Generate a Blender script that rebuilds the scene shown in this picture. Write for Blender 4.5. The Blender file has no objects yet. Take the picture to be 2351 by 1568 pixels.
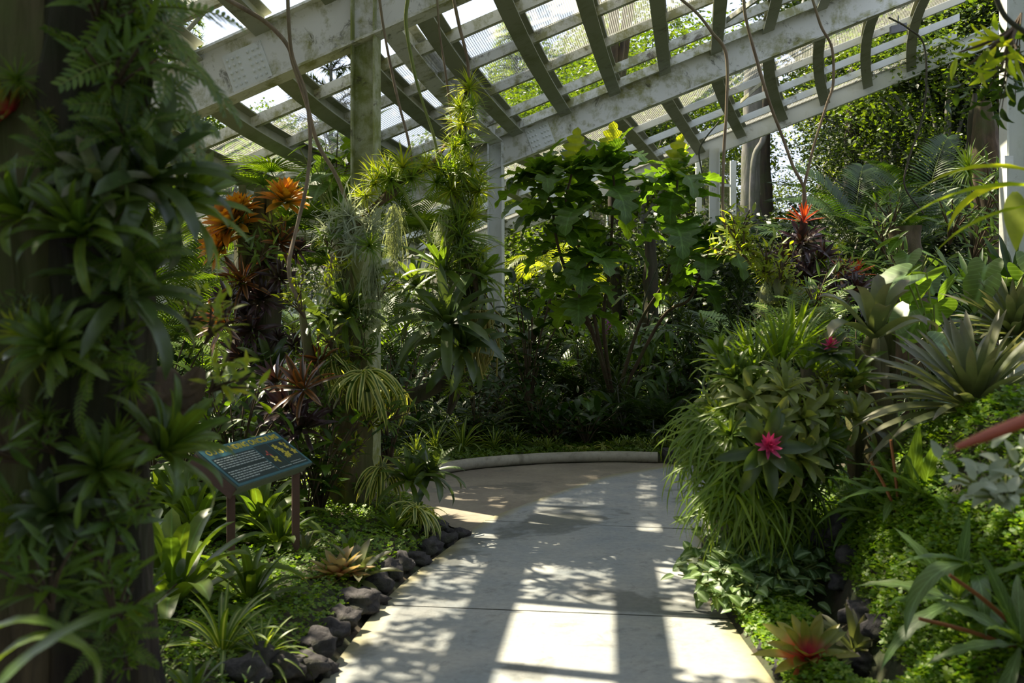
import bpy, math, random
import numpy as np
from mathutils import Vector, Quaternion, noise
PI = math.pi
R = math.radians
SC = bpy.context.scene
COL = SC.collection

# ------------------------------------------------------------------ camera, sky, sun, exposure
EYE = 1.5
FPX = 2286.0                      # focal length in pixels of the 2351 x 1568 frame
CX, HZ = 1175.5, 700.0            # principal column, horizon row
cam_d = bpy.data.cameras.new('camera')
cam = bpy.data.objects.new('camera', cam_d); COL.objects.link(cam)
cam.location = (0, 0, EYE); cam.rotation_euler = (PI/2, 0, 0)
cam_d.sensor_width = 36.0; cam_d.lens = 36.0*FPX/2351.0
cam_d.shift_y = -(784.0-HZ)/2351.0
cam_d.clip_start = 0.1; cam_d.clip_end = 300
cam_d.dof.use_dof = True; cam_d.dof.focus_distance = 9.0; cam_d.dof.aperture_fstop = 3.2
SC.camera = cam

SC.view_settings.view_transform = 'Standard'
SC.view_settings.look = 'None'
SC.view_settings.gamma = 1.0
SC.view_settings.use_curve_mapping = False
SC.view_settings.exposure = 0.74

SUN_TO = Vector((-0.55, 0.44, 1.0)).normalized()
w = bpy.data.worlds.new('sky'); SC.world = w; w.use_nodes = True
nt = w.node_tree; nt.nodes.clear()
wo = nt.nodes.new('ShaderNodeOutputWorld'); bg = nt.nodes.new('ShaderNodeBackground')
sk = nt.nodes.new('ShaderNodeTexSky'); sk.sky_type = 'NISHITA'; sk.sun_disc = False
sk.sun_elevation = math.asin(SUN_TO.z); sk.sun_rotation = math.atan2(SUN_TO.x, SUN_TO.y)
sk.air_density = 1.0; sk.dust_density = 4.0; sk.ozone_density = 1.0
mixs = nt.nodes.new('ShaderNodeMix'); mixs.data_type = 'RGBA'; mixs.inputs[0].default_value = 0.6
mixs.inputs[7].default_value = (6.5, 7.2, 8.8, 1)
nt.links.new(sk.outputs[0], mixs.inputs[6]); nt.links.new(mixs.outputs[2], bg.inputs[0])
bg.inputs[1].default_value = 0.13
nt.links.new(bg.outputs[0], wo.inputs[0])
sd = bpy.data.lights.new('sun', 'SUN'); sd.energy = 9.6; sd.angle = R(0.5); sd.color = (1.0, 0.89, 0.68)
so = bpy.data.objects.new('sun', sd); COL.objects.link(so)
so.rotation_euler = SUN_TO.to_track_quat('Z', 'Y').to_euler(); so.location = (-10, 10, 20)
SC.cycles.max_bounces = 7; SC.cycles.diffuse_bounces = 4; SC.cycles.glossy_bounces = 2
SC.cycles.transmission_bounces = 4; SC.cycles.transparent_max_bounces = 12
SC.cycles.use_denoising = True

rnd = random.Random(7)
rg = np.random.default_rng(11)

def at(px, py, D):
    return Vector(((px-CX)/FPX*D, D, EYE-(py-HZ)/FPX*D))

# ------------------------------------------------------------------ objects
def tag(o, label=None, cat=None, group=None, kind=None):
    if label: o['label'] = label
    if cat: o['category'] = cat
    if group: o['group'] = group
    if kind: o['kind'] = kind
    return o
def link(o, parent=None):
    COL.objects.link(o)
    if parent is not None: o.parent = parent
    return o
def empty(name, loc=(0, 0, 0)):
    o = bpy.data.objects.new(name, None); o.location = loc; o.empty_display_size = 0.05
    return link(o)

class MB:
    """collects quads and triangles with uvs into one mesh"""
    def __init__(s): s.v = []; s.f = []; s.uv = []; s.m = []; s.n = 0
    def add(s, v, f, uv=None, m=0):
        v = np.asarray(v, dtype=np.float64).reshape(-1, 3); f = np.asarray(f, dtype=np.int64)
        s.v.append(v); s.f.append(f+s.n); s.n += len(v)
        if uv is None: uv = np.zeros((len(v), 2))
        s.uv.append(np.asarray(uv, dtype=np.float64)[f.reshape(-1)])
        s.m.append(np.full(len(f), m, dtype=np.int32))
    def mesh(s, name, mats, smooth=True):
        me = bpy.data.meshes.new(name)
        V = np.concatenate(s.v)
        loops = np.concatenate([f.reshape(-1) for f in s.f]).astype(np.int32)
        sizes = np.concatenate([np.full(len(f), f.shape[1], dtype=np.int32) for f in s.f])
        starts = np.concatenate([[0], np.cumsum(sizes)[:-1]]).astype(np.int32)
        me.vertices.add(len(V)); me.vertices.foreach_set('co', V.astype(np.float32).reshape(-1))
        me.loops.add(len(loops)); me.loops.foreach_set('vertex_index', loops)
        me.polygons.add(len(sizes)); me.polygons.foreach_set('loop_start', starts)
        me.polygons.foreach_set('loop_total', sizes)
        me.polygons.foreach_set('material_index', np.concatenate(s.m))
        me.polygons.foreach_set('use_smooth', np.full(len(sizes), bool(smooth)))
        uvl = me.uv_layers.new(name='UVMap')
        uvl.data.foreach_set('uv', np.concatenate(s.uv).astype(np.float32).reshape(-1))
        for m in (mats if isinstance(mats, (list, tuple)) else [mats]): me.materials.append(m)
        me.update(calc_edges=True)
        return me
    def build(s, name, mats, parent=None, smooth=True):
        return link(bpy.data.objects.new(name, s.mesh(name, mats, smooth)), parent)

def arr(x, N): return np.broadcast_to(np.asarray(x, dtype=np.float64), (N,)).copy()

PROF = {
 'strap': lambda s: np.minimum(1, .72+.9*s)*np.sqrt(np.clip(1-s**5, 0, 1)),
 'strappoint': lambda s: (0.55+.45*np.sin(PI*np.clip(s, 0, 1)**.8))*np.clip((1-s)*4.5, 0, 1)**.7,
 'lance': lambda s: np.sin(PI*np.clip(s, .02, 1)**.75)**.9,
 'ovate': lambda s: np.sin(PI*np.clip(s, .01, 1)**.6)**.85,
 'grass': lambda s: np.clip(1-s, 0, 1)**.55*(.8+.2*s),
 'needle': lambda s: np.clip(1-s, 0, 1)**.8,
 'paddle': lambda s: np.clip(.12+1.2*np.clip(s-.12, 0, 1), 0, 1)**.9*np.sqrt(np.clip(1-((s-.55)/.45).clip(0, 1)**2, 0, 1)),
 'thread': lambda s: 1-.5*s,
}
def lobed(s, n=5):
    env = np.sin(PI*np.clip(s, .01, 1)**.72)**.75
    t = (s*n) % 1.0
    return env*(.46+.54*np.where(t < .68, (t/.68)**.8, (1-t)/.32))
PROF['lobed'] = lobed
def pinnate(s, n=13):
    env = np.sin(PI*np.clip(s, .02, 1)**.7)**.8
    t = (s*n) % 1.0
    return env*(.10+.90*np.where(t < .6, 1.0, 0.0))
PROF['pinnate'] = pinnate

def frames(az, el, droop, n, power, twist, N):
    s = np.linspace(0, 1, n+1)
    sm = (s[:-1]+s[1:])/2
    pit = el[:, None]-droop[:, None]*sm[None]**power
    a = az[:, None]+twist[:, None]*sm[None]
    return s, sm, pit, a

def blades(mb, base, az, el, L, W, droop=1.0, n=6, prof='strap', fold=.22, m=0, twist=0, power=1.4, roll=0, wave=0):
    base = np.asarray(base, dtype=np.float64).reshape(-1, 3)
    az = np.atleast_1d(np.asarray(az, dtype=np.float64)); N = max(len(base), len(az))
    if len(base) < N: base = np.repeat(base, N, 0)
    az = arr(az, N); el = arr(el, N); L = arr(L, N); W = arr(W, N); droop = arr(droop, N); twist = arr(twist, N); roll = arr(roll, N)
    s, sm, pit, a = frames(az, el, droop, n, power, twist, N)
    step = np.stack([np.cos(pit)*np.cos(a), np.cos(pit)*np.sin(a), np.sin(pit)], -1)*(L/n)[:, None, None]
    P = np.concatenate([np.zeros((N, 1, 3)), np.cumsum(step, 1)], 1)+base[:, None, :]
    pe = np.concatenate([pit[:, :1], (pit[:, :-1]+pit[:, 1:])/2, pit[:, -1:]], 1)
    ae = np.concatenate([a[:, :1], (a[:, :-1]+a[:, 1:])/2, a[:, -1:]], 1)
    S = np.stack([-np.sin(ae), np.cos(ae), np.zeros_like(ae)], -1)
    Nn = np.stack([-np.sin(pe)*np.cos(ae), -np.sin(pe)*np.sin(ae), np.cos(pe)], -1)
    cr, sr = np.cos(roll)[:, None, None], np.sin(roll)[:, None, None]
    S, Nn = S*cr+Nn*sr, Nn*cr-S*sr
    w = PROF[prof](s)[None, :, None]*(W/2)[:, None, None]
    wv = 0
    if wave: wv = Nn*w*wave*np.sin(s*PI*9)[None, :, None]
    Lf = P+S*w+Nn*w*fold+wv; Rt = P-S*w+Nn*w*fold-wv; Md = P-Nn*w*fold*.6
    V = np.stack([Lf, Md, Rt], 2)                      # N, n+1, 3, 3
    idx = np.arange(N*(n+1)*3).reshape(N, n+1, 3)
    f = np.stack([idx[:, :-1, :-1], idx[:, :-1, 1:], idx[:, 1:, 1:], idx[:, 1:, :-1]], -1).reshape(-1, 4)
    uv = np.stack(np.broadcast_arrays(np.array([0, .5, 1.])[None, None, :], s[None, :, None]+np.zeros((N, 1, 1))), -1).reshape(-1, 2)
    mb.add(V.reshape(-1, 3), f, uv, m)
    return P

def stamp(mb, tv, tf, tuv, org, T, S, sc, m=0):
    """place a small template (x forward, y side, z up) many times"""
    tv = np.asarray(tv, float); tf = np.asarray(tf); org = np.asarray(org, float)
    N = len(org); T = T/np.linalg.norm(T, axis=1, keepdims=True)
    Z = np.cross(T, S); Z /= np.linalg.norm(Z, axis=1, keepdims=True)+1e-9; S = np.cross(Z, T)
    sc = arr(sc, N)
    V = org[:, None]+(tv[None, :, 0:1]*T[:, None]+tv[None, :, 1:2]*S[:, None]+tv[None, :, 2:3]*Z[:, None])*sc[:, None, None]
    F = (tf[None]+(np.arange(N)*len(tv))[:, None, None]).reshape(-1, tf.shape[1])
    mb.add(V.reshape(-1, 3), F, np.tile(np.asarray(tuv, float), (N, 1)), m)

def heart_template(rings=3, n=22, cup=.12, back=.34, width=.62):
    v = [(0, 0, 0)]; uv = [(.5, .3)]; f = []
    for r in range(1, rings+1):
        q = r/rings
        for i in range(n):
            th = 2*PI*i/n
            # heart outline: tip at th = 0, sinus at th = pi
            c = math.cos(th)
            rad = (.62+.38*max(c, 0)**3) if c > 0 else .62
            x = (rad*c if c > 0 else back*1.25*math.sin(abs(th-PI)*1.0)**.5*(-1)*(1-.0*c)*abs(c)**.5*1.0)
            if c <= 0:
                k = abs(th-PI)/(PI/2)             # 0 at the sinus, 1 at the widest
                x = -back*math.sin(PI*min(1, k*.86+.14))**.8*(1 if k > .12 else k/.12*.8+.0)
                y = width*(k**.55)*(1 if th < PI else -1)
            else:
                k = abs(math.sin(th)); sg = 1 if math.sin(th) >= 0 else -1
                a = math.acos(min(1, max(0, c)))/(PI/2)
                x = 1.0*(1-a)**1.0*(1.0) if a < 1 else 0
                x = (1-a**.9); y = sg*width*math.sin(PI/2*a**.9)**.9*(1.0)
            z = -cup*(x*q)**2*1.2+.10*abs(y*q)
            v.append((x*q, y*q, z)); uv.append((.5+y*q*.5, .3+x*q*.6))
    for i in range(n):
        j = (i+1) % n
        f.append((0, 1+i, 1+j, 1+j))
    quads = []
    for r in range(rings-1):
        for i in range(n):
            j = (i+1) % n
            a = 1+r*n
            quads.append((a+i, a+n+i, a+n+j, a+j))
    tris = [(0, 1+i, 1+(i+1) % n) for i in range(n)]
    return np.array(v), np.array(quads), np.array(tris), np.array(uv)
HV, HQ, HT, HUV = heart_template()
def hearts(mb, base, az, el, size, m=0, roll=0):
    base = np.asarray(base, float).reshape(-1, 3); N = len(base)
    az = arr(az, N); el = arr(el, N); roll = arr(roll, N)
    T = np.stack([np.cos(el)*np.cos(az), np.cos(el)*np.sin(az), np.sin(el)], -1)
    S0 = np.stack([-np.sin(az), np.cos(az), 0*az], -1); Z0 = np.cross(T, S0)
    S = S0*np.cos(roll)[:, None]+Z0*np.sin(roll)[:, None]
    stamp(mb, HV, HQ, HUV, base, T, S, size, m)
    stamp(mb, HV, HT, HUV, base, T, S, size, m)

def tube(mb, pts, r, sides=8, m=0, cap=True, rough=0, freq=3., seed=0, flute=0, nfl=5):
    P = np.array([tuple(p) for p in pts], float); n = len(P); r = arr(r, n)
    T = np.gradient(P, axis=0); T /= np.linalg.norm(T, axis=1, keepdims=True)+1e-12
    ref = np.array([1., 0, 0]) if abs(T[0][0]) < .8 else np.array([0, 1., 0])
    A = np.cross(T[0], ref); A /= np.linalg.norm(A)
    V = []; UV = []
    th = np.linspace(0, 2*PI, sides, endpoint=False)
    d = 0
    for i in range(n):
        A = A-T[i]*np.dot(A, T[i]); A /= np.linalg.norm(A)+1e-12
        B = np.cross(T[i], A)
        if i: d += np.linalg.norm(P[i]-P[i-1])
        rr = np.full(sides, r[i])
        if flute: rr = rr*(1+flute*np.cos(nfl*th+1.3*math.sin(d*2+seed))+flute*.6*np.cos((nfl*2+1)*th+2*math.sin(d*3+seed*2)))
        if rough:
            rr = np.array([rr[k]*(1+rough*noise.noise(Vector((math.cos(th[k])*2.2+seed*3, math.sin(th[k])*2.2, d*freq)))+
                  rough*.5*noise.noise(Vector((math.cos(th[k])*7+seed, math.sin(th[k])*7, d*freq*2)))) for k in range(sides)])
        V.append(P[i]+np.outer(np.cos(th)*rr, A)+np.outer(np.sin(th)*rr, B))
        UV += [(k/sides, d) for k in range(sides)]
    V = np.concatenate(V); idx = np.arange(n*sides).reshape(n, sides)
    nx = np.roll(idx, -1, 1)
    f = np.stack([idx[:-1], nx[:-1], nx[1:], idx[1:]], -1).reshape(-1, 4)
    mb.add(V, f, UV, m)
    if cap:
        for ring, c, flip in ((idx[0], P[0], True), (idx[-1], P[-1], False)):
            k = len(ring); vv = np.concatenate([V[ring], [c]])
            tf = np.array([(j, (j+1) % k, k) if not flip else ((j+1) % k, j, k) for j in range(k)])
            mb.add(vv, tf, None, m)

def smooth_path(pts, n=24):
    P = [Vector(p) for p in pts]
    out = []
    Q = [2*P[0]-P[1]]+P+[2*P[-1]-P[-2]]
    seg = max(1, n//(len(P)-1))
    for i in range(1, len(Q)-2):
        for k in range(seg):
            t = k/seg
            p0, p1, p2, p3 = Q[i-1], Q[i], Q[i+1], Q[i+2]
            out.append(.5*((2*p1)+(p2-p0)*t+(2*p0-5*p1+4*p2-p3)*t*t+(3*p1-p0-3*p2+p3)*t**3))
    out.append(P[-1])
    return out

def box(mb, c, X, Y, Z, m=0):
    """box centred at c with half-axis vectors X, Y, Z"""
    c, X, Y, Z = [np.array(tuple(q), float) for q in (c, X, Y, Z)]
    v = [c+i*X+j*Y+k*Z for i in (-1, 1) for j in (-1, 1) for k in (-1, 1)]
    f = [(0, 1, 3, 2), (4, 6, 7, 5), (0, 4, 5, 1), (2, 3, 7, 6), (0, 2, 6, 4), (1, 5, 7, 3)]
    mb.add(v, f, None, m)
def sweep(mb, pts, side, up, w, h, off=0.0, soff=0.0, m=0):
    """a bar of w across (along side) and h high whose foot lies off above the line pts"""
    P = np.array([tuple(p) for p in pts], float); n = len(P)
    side = np.array(tuple(side), float); side /= np.linalg.norm(side); up = np.array(tuple(up), float); up /= np.linalg.norm(up)
    rows = [P+side*(soff-w/2)+up*off, P+side*(soff+w/2)+up*off, P+side*(soff+w/2)+up*(off+h), P+side*(soff-w/2)+up*(off+h)]
    V = np.stack(rows, 1).reshape(-1, 3); idx = np.arange(n*4).reshape(n, 4); nx = np.roll(idx, -1, 1)
    f = np.stack([idx[:-1], nx[:-1], nx[1:], idx[1:]], -1).reshape(-1, 4)
    mb.add(V, f, None, m); mb.add(V, [tuple(idx[0][::-1]), tuple(idx[-1])], None, m)

# ------------------------------------------------------------------ materials
def mat(name):
    m = bpy.data.materials.new(name); m.use_nodes = True
    return m, m.node_tree, m.node_tree.nodes['Principled BSDF'], m.node_tree.nodes['Material Output']
def N_(t, typ, **k):
    n = t.nodes.new(typ)
    for a, b in k.items(): setattr(n, a, b)
    return n
def rgba(c): return (c[0], c[1], c[2], 1)
def mixc(t, fac, a, b, blend='MIX'):
    n = N_(t, 'ShaderNodeMix', data_type='RGBA', blend_type=blend)
    for i, q in ((0, fac), (6, a), (7, b)):
        if isinstance(q, (int, float)): n.inputs[i].default_value = q
        elif isinstance(q, tuple): n.inputs[i].default_value = rgba(q)
        else: t.links.new(q, n.inputs[i])
    return n.outputs[2]
def math_(t, op, a, b=None, clamp=False):
    n = N_(t, 'ShaderNodeMath', operation=op, use_clamp=clamp)
    for i, q in ((0, a), (1, b)):
        if q is None: continue
        if isinstance(q, (int, float)): n.inputs[i].default_value = q
        else: t.links.new(q, n.inputs[i])
    return n.outputs[0]
def noise_(t, scale, detail=4, rough=.55, coord=None, dist=0):
    n = N_(t, 'ShaderNodeTexNoise'); n.inputs['Scale'].default_value = scale
    n.inputs['Detail'].default_value = detail; n.inputs['Roughness'].default_value = rough; n.inputs['Distortion'].default_value = dist
    if coord is not None: t.links.new(coord, n.inputs['Vector'])
    return n.outputs[0]
def ramp(t, fac, stops):
    n = N_(t, 'ShaderNodeValToRGB'); e = n.color_ramp.elements
    while len(e) < len(stops): e.new(.5)
    for q, (p, c) in zip(e, stops): q.position = p; q.color = rgba(c) if isinstance(c, tuple) else (c, c, c, 1)
    t.links.new(fac, n.inputs[0]); return n.outputs[0]

def leafmat(name, c1, c2, rough=.42, trans=.42, pat=None, c3=None, spec=.5, sheen=0, warm=(2.3, 2.1, .55)):
    m, t, p, out = mat(name)
    geo = N_(t, 'ShaderNodeNewGeometry'); uv = N_(t, 'ShaderNodeUVMap')
    sep = N_(t, 'ShaderNodeSeparateXYZ'); t.links.new(uv.outputs[0], sep.inputs[0])
    u, v = sep.outputs[0], sep.outputs[1]
    wm = lambda c: (min(1, c[0]*1.38), c[1], c[2]*.66)
    if not name.startswith(('maroon', 'silver', 'pink_b', 'purple', 'grey_m')): c1, c2 = wm(c1), wm(c2)
    col = mixc(t, geo.outputs['Random Per Island'], c1, c2)
    ad = math_(t, 'ABSOLUTE', math_(t, 'SUBTRACT', u, .5))
    if pat == 'edge':
        col = mixc(t, ramp(t, ad, [(.20, 0.), (.27, 1.)]), col, c3)
    elif pat == 'mid':
        col = mixc(t, ramp(t, ad, [(.02, .8), (.07, 0.)]), col, c3)
    elif pat == 'centre':
        col = mixc(t, ramp(t, ad, [(.06, .9), (.2, 0.)]), col, c3)
    elif pat == 'base':
        col = mixc(t, ramp(t, v, [(.12, 1.), (.55, 0.)]), col, c3)
    elif pat == 'tip':
        col = mixc(t, ramp(t, v, [(.55, 0.), (.95, 1.)]), col, c3)
    elif pat == 'vein':
        side = math_(t, 'SINE', math_(t, 'MULTIPLY', math_(t, 'ADD', math_(t, 'MULTIPLY', v, 1.0), math_(t, 'MULTIPLY', ad, -.45)), 62.))
        vv = ramp(t, side, [(.72, 0.), (1., .55)])
        mid = ramp(t, ad, [(.015, 1.), (.05, 0.)])
        col = mixc(t, vv, col, c3); col = mixc(t, mid, col, c3)
    elif pat == 'speck':
        nz = noise_(t, 60, 2, .6, uv.outputs[0]); col = mixc(t, ramp(t, nz, [(.55, 0.), (.62, .8)]), col, c3)
    tc = N_(t, 'ShaderNodeTexCoord')
    nn = noise_(t, 9, 3, .6, tc.outputs['Object'])
    col = mixc(t, 1.0, col, ramp(t, nn, [(.3, .72), (.7, 1.2)]), 'MULTIPLY')
    t.links.new(col, p.inputs['Base Color']); p.inputs['Roughness'].default_value = rough
    p.inputs['Specular IOR Level'].default_value = spec
    tr = N_(t, 'ShaderNodeBsdfTranslucent')
    t.links.new(mixc(t, 1.0, col, warm, 'MULTIPLY'), tr.inputs[0])
    mx = N_(t, 'ShaderNodeMixShader'); mx.inputs[0].default_value = trans
    t.links.new(p.outputs[0], mx.inputs[1]); t.links.new(tr.outputs[0], mx.inputs[2])
    t.links.new(mx.outputs[0], out.inputs[0])
    return m

def barkmat(name, c1, c2, c3, scale=6, moss=.5, stretch=.18, bump=.5):
    m, t, p, out = mat(name)
    tc = N_(t, 'ShaderNodeTexCoord'); mp = N_(t, 'ShaderNodeMapping'); mp.inputs['Scale'].default_value = (1, 1, stretch)
    t.links.new(tc.outputs['Object'], mp.inputs[0])
    a = noise_(t, scale*5, 6, .65, mp.outputs[0], .4); b = noise_(t, scale*.8, 4, .6, tc.outputs['Object'])
    col = mixc(t, ramp(t, a, [(.35, 0.), (.65, 1.)]), c1, c2)
    col = mixc(t, ramp(t, b, [(moss-.08, 0.), (moss+.1, .85)]), col, c3)
    t.links.new(col, p.inputs['Base Color']); p.inputs['Roughness'].default_value = .85
    bp = N_(t, 'ShaderNodeBump'); bp.inputs['Strength'].default_value = bump; bp.inputs['Distance'].default_value = .02
    t.links.new(a, bp.inputs['Height']); t.links.new(bp.outputs[0], p.inputs['Normal'])
    return m

def plainmat(name, c, rough=.6, metal=0, spec=.5):
    m, t, p, out = mat(name)
    tc = N_(t, 'ShaderNodeTexCoord'); nn = noise_(t, 14, 3, .6, tc.outputs['Object'])
    t.links.new(mixc(t, 1.0, c, ramp(t, nn, [(.3, .82), (.7, 1.12)]), 'MULTIPLY'), p.inputs['Base Color'])
    p.inputs['Roughness'].default_value = rough; p.inputs['Metallic'].default_value = metal
    p.inputs['Specular IOR Level'].default_value = spec
    return m

def paintmat(name, base, algae, rust, lo=.48, hi=.66, scale=3.0):
    m, t, p, out = mat(name)
    tc = N_(t, 'ShaderNodeTexCoord')
    mp = N_(t, 'ShaderNodeMapping'); mp.inputs['Scale'].default_value = (1, 1, .35); t.links.new(tc.outputs['Object'], mp.inputs[0])
    a = noise_(t, scale, 8, .68, tc.outputs['Object'], .3); b = noise_(t, scale*2.7, 5, .7, mp.outputs[0]); g = noise_(t, 60, 2, .5, tc.outputs['Object'])
    s = math_(t, 'ADD', math_(t, 'MULTIPLY', a, .75), math_(t, 'ADD', math_(t, 'MULTIPLY', b, .2), math_(t, 'MULTIPLY', g, .05)))
    col = mixc(t, ramp(t, s, [(lo, 0.), (hi, 1.)]), base, algae)
    dk = noise_(t, scale*1.3, 9, .75, tc.outputs['Object'], .6)
    col = mixc(t, ramp(t, dk, [(.57, 0.), (.66, .85)]), col, rust)
    t.links.new(col, p.inputs['Base Color']); p.inputs['Roughness'].default_value = .55
    return m

M = {}
M['paint'] = paintmat('painted_steel', (.66, .66, .58), (.30, .30, .12), (.06, .055, .02), .485, .60, 3.4)
M['rib_shade_paint'] = paintmat('shade_toned_rib_paint', (.27, .28, .19), (.15, .17, .07), (.10, .09, .05), .50, .68, 2.2)  # olive darkness of the shaded undersides is put into the paint
M['paint_purlin'] = paintmat('painted_purlin_steel', (.56, .56, .47), (.26, .26, .11), (.08, .06, .03), .46, .57, 5.0)
M['paint_col'] = paintmat('painted_column_steel', (.44, .46, .30), (.20, .23, .05), (.05, .045, .015), .40, .55, 4.2)
M['paint_white'] = paintmat('painted_white_steel', (.66, .68, .62), (.44, .46, .33), (.2, .18, .1), .52, .75, 2.0)

def meshmat(name='woven_wire_mesh', base=(.34, .33, .29), tlc=(.45, .45, .40), duty=.26):
    m, t, p, out = mat(name)
    uv = N_(t, 'ShaderNodeUVMap'); sep = N_(t, 'ShaderNodeSeparateXYZ'); t.links.new(uv.outputs[0], sep.inputs[0])
    def line(c, cell):
        f = math_(t, 'FRACT', math_(t, 'MULTIPLY', c, 1/cell))
        return math_(t, 'LESS_THAN', f, duty)
    k = math_(t, 'MAXIMUM', line(sep.outputs[0], .02), line(sep.outputs[1], .016))
    tc = N_(t, 'ShaderNodeTexCoord'); d = noise_(t, 7, 6, .7, tc.outputs['Object'])
    k = math_(t, 'MAXIMUM', k, math_(t, 'GREATER_THAN', d, .66))
    p.inputs['Base Color'].default_value = rgba(base); p.inputs['Roughness'].default_value = .5
    tr = N_(t, 'ShaderNodeBsdfTransparent'); tl = N_(t, 'ShaderNodeBsdfTranslucent'); tl.inputs[0].default_value = rgba(tlc)
    m2 = N_(t, 'ShaderNodeMixShader'); m2.inputs[0].default_value = .4
    t.links.new(p.outputs[0], m2.inputs[1]); t.links.new(tl.outputs[0], m2.inputs[2])
    mx = N_(t, 'ShaderNodeMixShader')
    t.links.new(k, mx.inputs[0]); t.links.new(tr.outputs[0], mx.inputs[1]); t.links.new(m2.outputs[0], mx.inputs[2])
    t.links.new(mx.outputs[0], out.inputs[0])
    return m
M['mesh'] = meshmat()
M['mesh_dark'] = meshmat('dark_wire_mesh', (.10, .11, .08), (.08, .09, .06), .13)

def concretemat(name, c1, c2, stain, edge=None, joints=False):
    m, t, p, out = mat(name)
    tc = N_(t, 'ShaderNodeTexCoord'); o = tc.outputs['Object']
    a = noise_(t, 2.2, 7, .65, o); b = noise_(t, 26, 5, .7, o); c = noise_(t, 1.15, 5, .55, o, .35); d = noise_(t, 6, 6, .75, o, .5)
    col = mixc(t, ramp(t, a, [(.36, 0.), (.64, 1.)]), c1, c2)
    col = mixc(t, ramp(t, d, [(.56, 0.), (.66, .45)]), col, stain)
    col = mixc(t, ramp(t, c, [(.565, 0.), (.60, .7)]), col, stain)
    col = mixc(t, 1.0, col, ramp(t, b, [(.25, .82), (.75, 1.14)]), 'MULTIPLY')
    if edge is not None:
        uv = N_(t, 'ShaderNodeUVMap'); sep = N_(t, 'ShaderNodeSeparateXYZ'); t.links.new(uv.outputs[0], sep.inputs[0])
        e = math_(t, 'ABSOLUTE', math_(t, 'SUBTRACT', sep.outputs[0], .5))
        e = math_(t, 'ADD', e, math_(t, 'MULTIPLY', math_(t, 'SUBTRACT', a, .5), .12))
        col = mixc(t, ramp(t, e, [(.44, 0.), (.50, .75)]), col, edge)
    t.links.new(col, p.inputs['Base Color']); t.links.new(ramp(t, c, [(.58, .7), (.64, .45)]), p.inputs['Roughness'])
    bp = N_(t, 'ShaderNodeBump'); bp.inputs['Strength'].default_value = .35; bp.inputs['Distance'].default_value = .004
    t.links.new(b, bp.inputs['Height']); t.links.new(bp.outputs[0], p.inputs['Normal'])
    return m
M['concrete'] = concretemat('path_concrete', (.25, .275, .28), (.35, .35, .32), (.10, .105, .095), (.24, .21, .08))
M['ramp'] = concretemat('ramp_concrete', (.20, .17, .125), (.27, .235, .17), (.12, .11, .085))
M['soil'] = barkmat('soil', (.030, .022, .012), (.055, .040, .02), (.03, .045, .012), 5, .5, 1, .8)
M['rock'] = barkmat('volcanic_rock', (.022, .020, .022), (.065, .058, .058), (.045, .05, .02), 5, .62, 1, .9)
M['bark_dark'] = barkmat('dark_driftwood', (.014, .010, .006), (.055, .038, .018), (.035, .042, .010), 3, .52, .12, .9)
M['bark_moss'] = barkmat('mossy_bark', (.06, .045, .02), (.17, .125, .06), (.10, .12, .025), 3, .48, .12, .9)
M['bark_grey'] = barkmat('grey_bark', (.10, .095, .08), (.22, .21, .18), (.09, .11, .05), 2, .55, .3, .6)
M['bark_brown'] = barkmat('brown_stem_bark', (.060, .040, .022), (.13, .085, .045), (.07, .08, .02), 3, .56, .4, .5)
M['liana'] = barkmat('liana_bark', (.12, .085, .05), (.25, .19, .12), (.16, .16, .07), 2, .58, .3, .4)
M['liana_green'] = barkmat('green_liana_bark', (.12, .16, .03), (.24, .27, .07), (.16, .20, .04), 2, .5, .3, .3)
M['liana_dark'] = barkmat('dark_liana_bark', (.035, .028, .02), (.08, .06, .045), (.04, .05, .02), 2, .5, .3, .4)
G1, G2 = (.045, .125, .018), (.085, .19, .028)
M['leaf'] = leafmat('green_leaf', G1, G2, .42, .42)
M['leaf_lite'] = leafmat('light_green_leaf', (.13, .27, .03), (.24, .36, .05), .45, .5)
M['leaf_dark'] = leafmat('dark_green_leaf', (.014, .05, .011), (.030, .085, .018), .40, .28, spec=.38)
M['leaf_grass'] = leafmat('grass_leaf', (.07, .18, .03), (.13, .26, .04), .4, .45)
M['leaf_strap'] = leafmat('strap_leaf', (.045, .12, .025), (.09, .18, .04), .36, .38, 'mid', (.13, .24, .06))
M['leaf_blue'] = leafmat('blue_green_leaf', (.030, .078, .034), (.055, .115, .045), .33, .3, spec=.6)
M['leaf_pale'] = leafmat('pale_green_leaf', (.12, .22, .08), (.20, .30, .13), .36, .35, warm=(1.9, 1.8, .7))
M['leaf_grey'] = leafmat('grey_green_leaf', (.075, .135, .085), (.13, .20, .12), .40, .3, 'tip', (.15, .14, .09), warm=(1.9, 1.9, .9))
M['leaf_silver'] = leafmat('silver_leaf', (.30, .36, .26), (.44, .48, .38), .6, .35, warm=(1.3, 1.3, .8))
M['leaf_orange'] = leafmat('orange_leaf', (.36, .22, .02), (.28, .28, .04), .42, .5, 'base', (.20, .24, .04), warm=(1.9, 1.3, .5))
M['leaf_maroon'] = leafmat('maroon_leaf', (.030, .018, .024), (.062, .034, .034), .28, .15, 'base', (.07, .06, .025), warm=(1.6, .9, .5))
M['leaf_bronze'] = leafmat('bronze_leaf', (.038, .048, .028), (.06, .045, .026), .30, .22, 'edge', (.20, .09, .025), warm=(2.2, 1.3, .4))
M['leaf_red'] = leafmat('red_leaf', (.24, .045, .03), (.42, .16, .05), .4, .4, 'base', (.28, .06, .04), warm=(1.8, .9, .5))
M['leaf_blush'] = leafmat('pink_centred_leaf', (.12, .21, .06), (.20, .26, .08), .38, .38, 'base', (.62, .08, .12), warm=(1.8, 1.5, .6))
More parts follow.
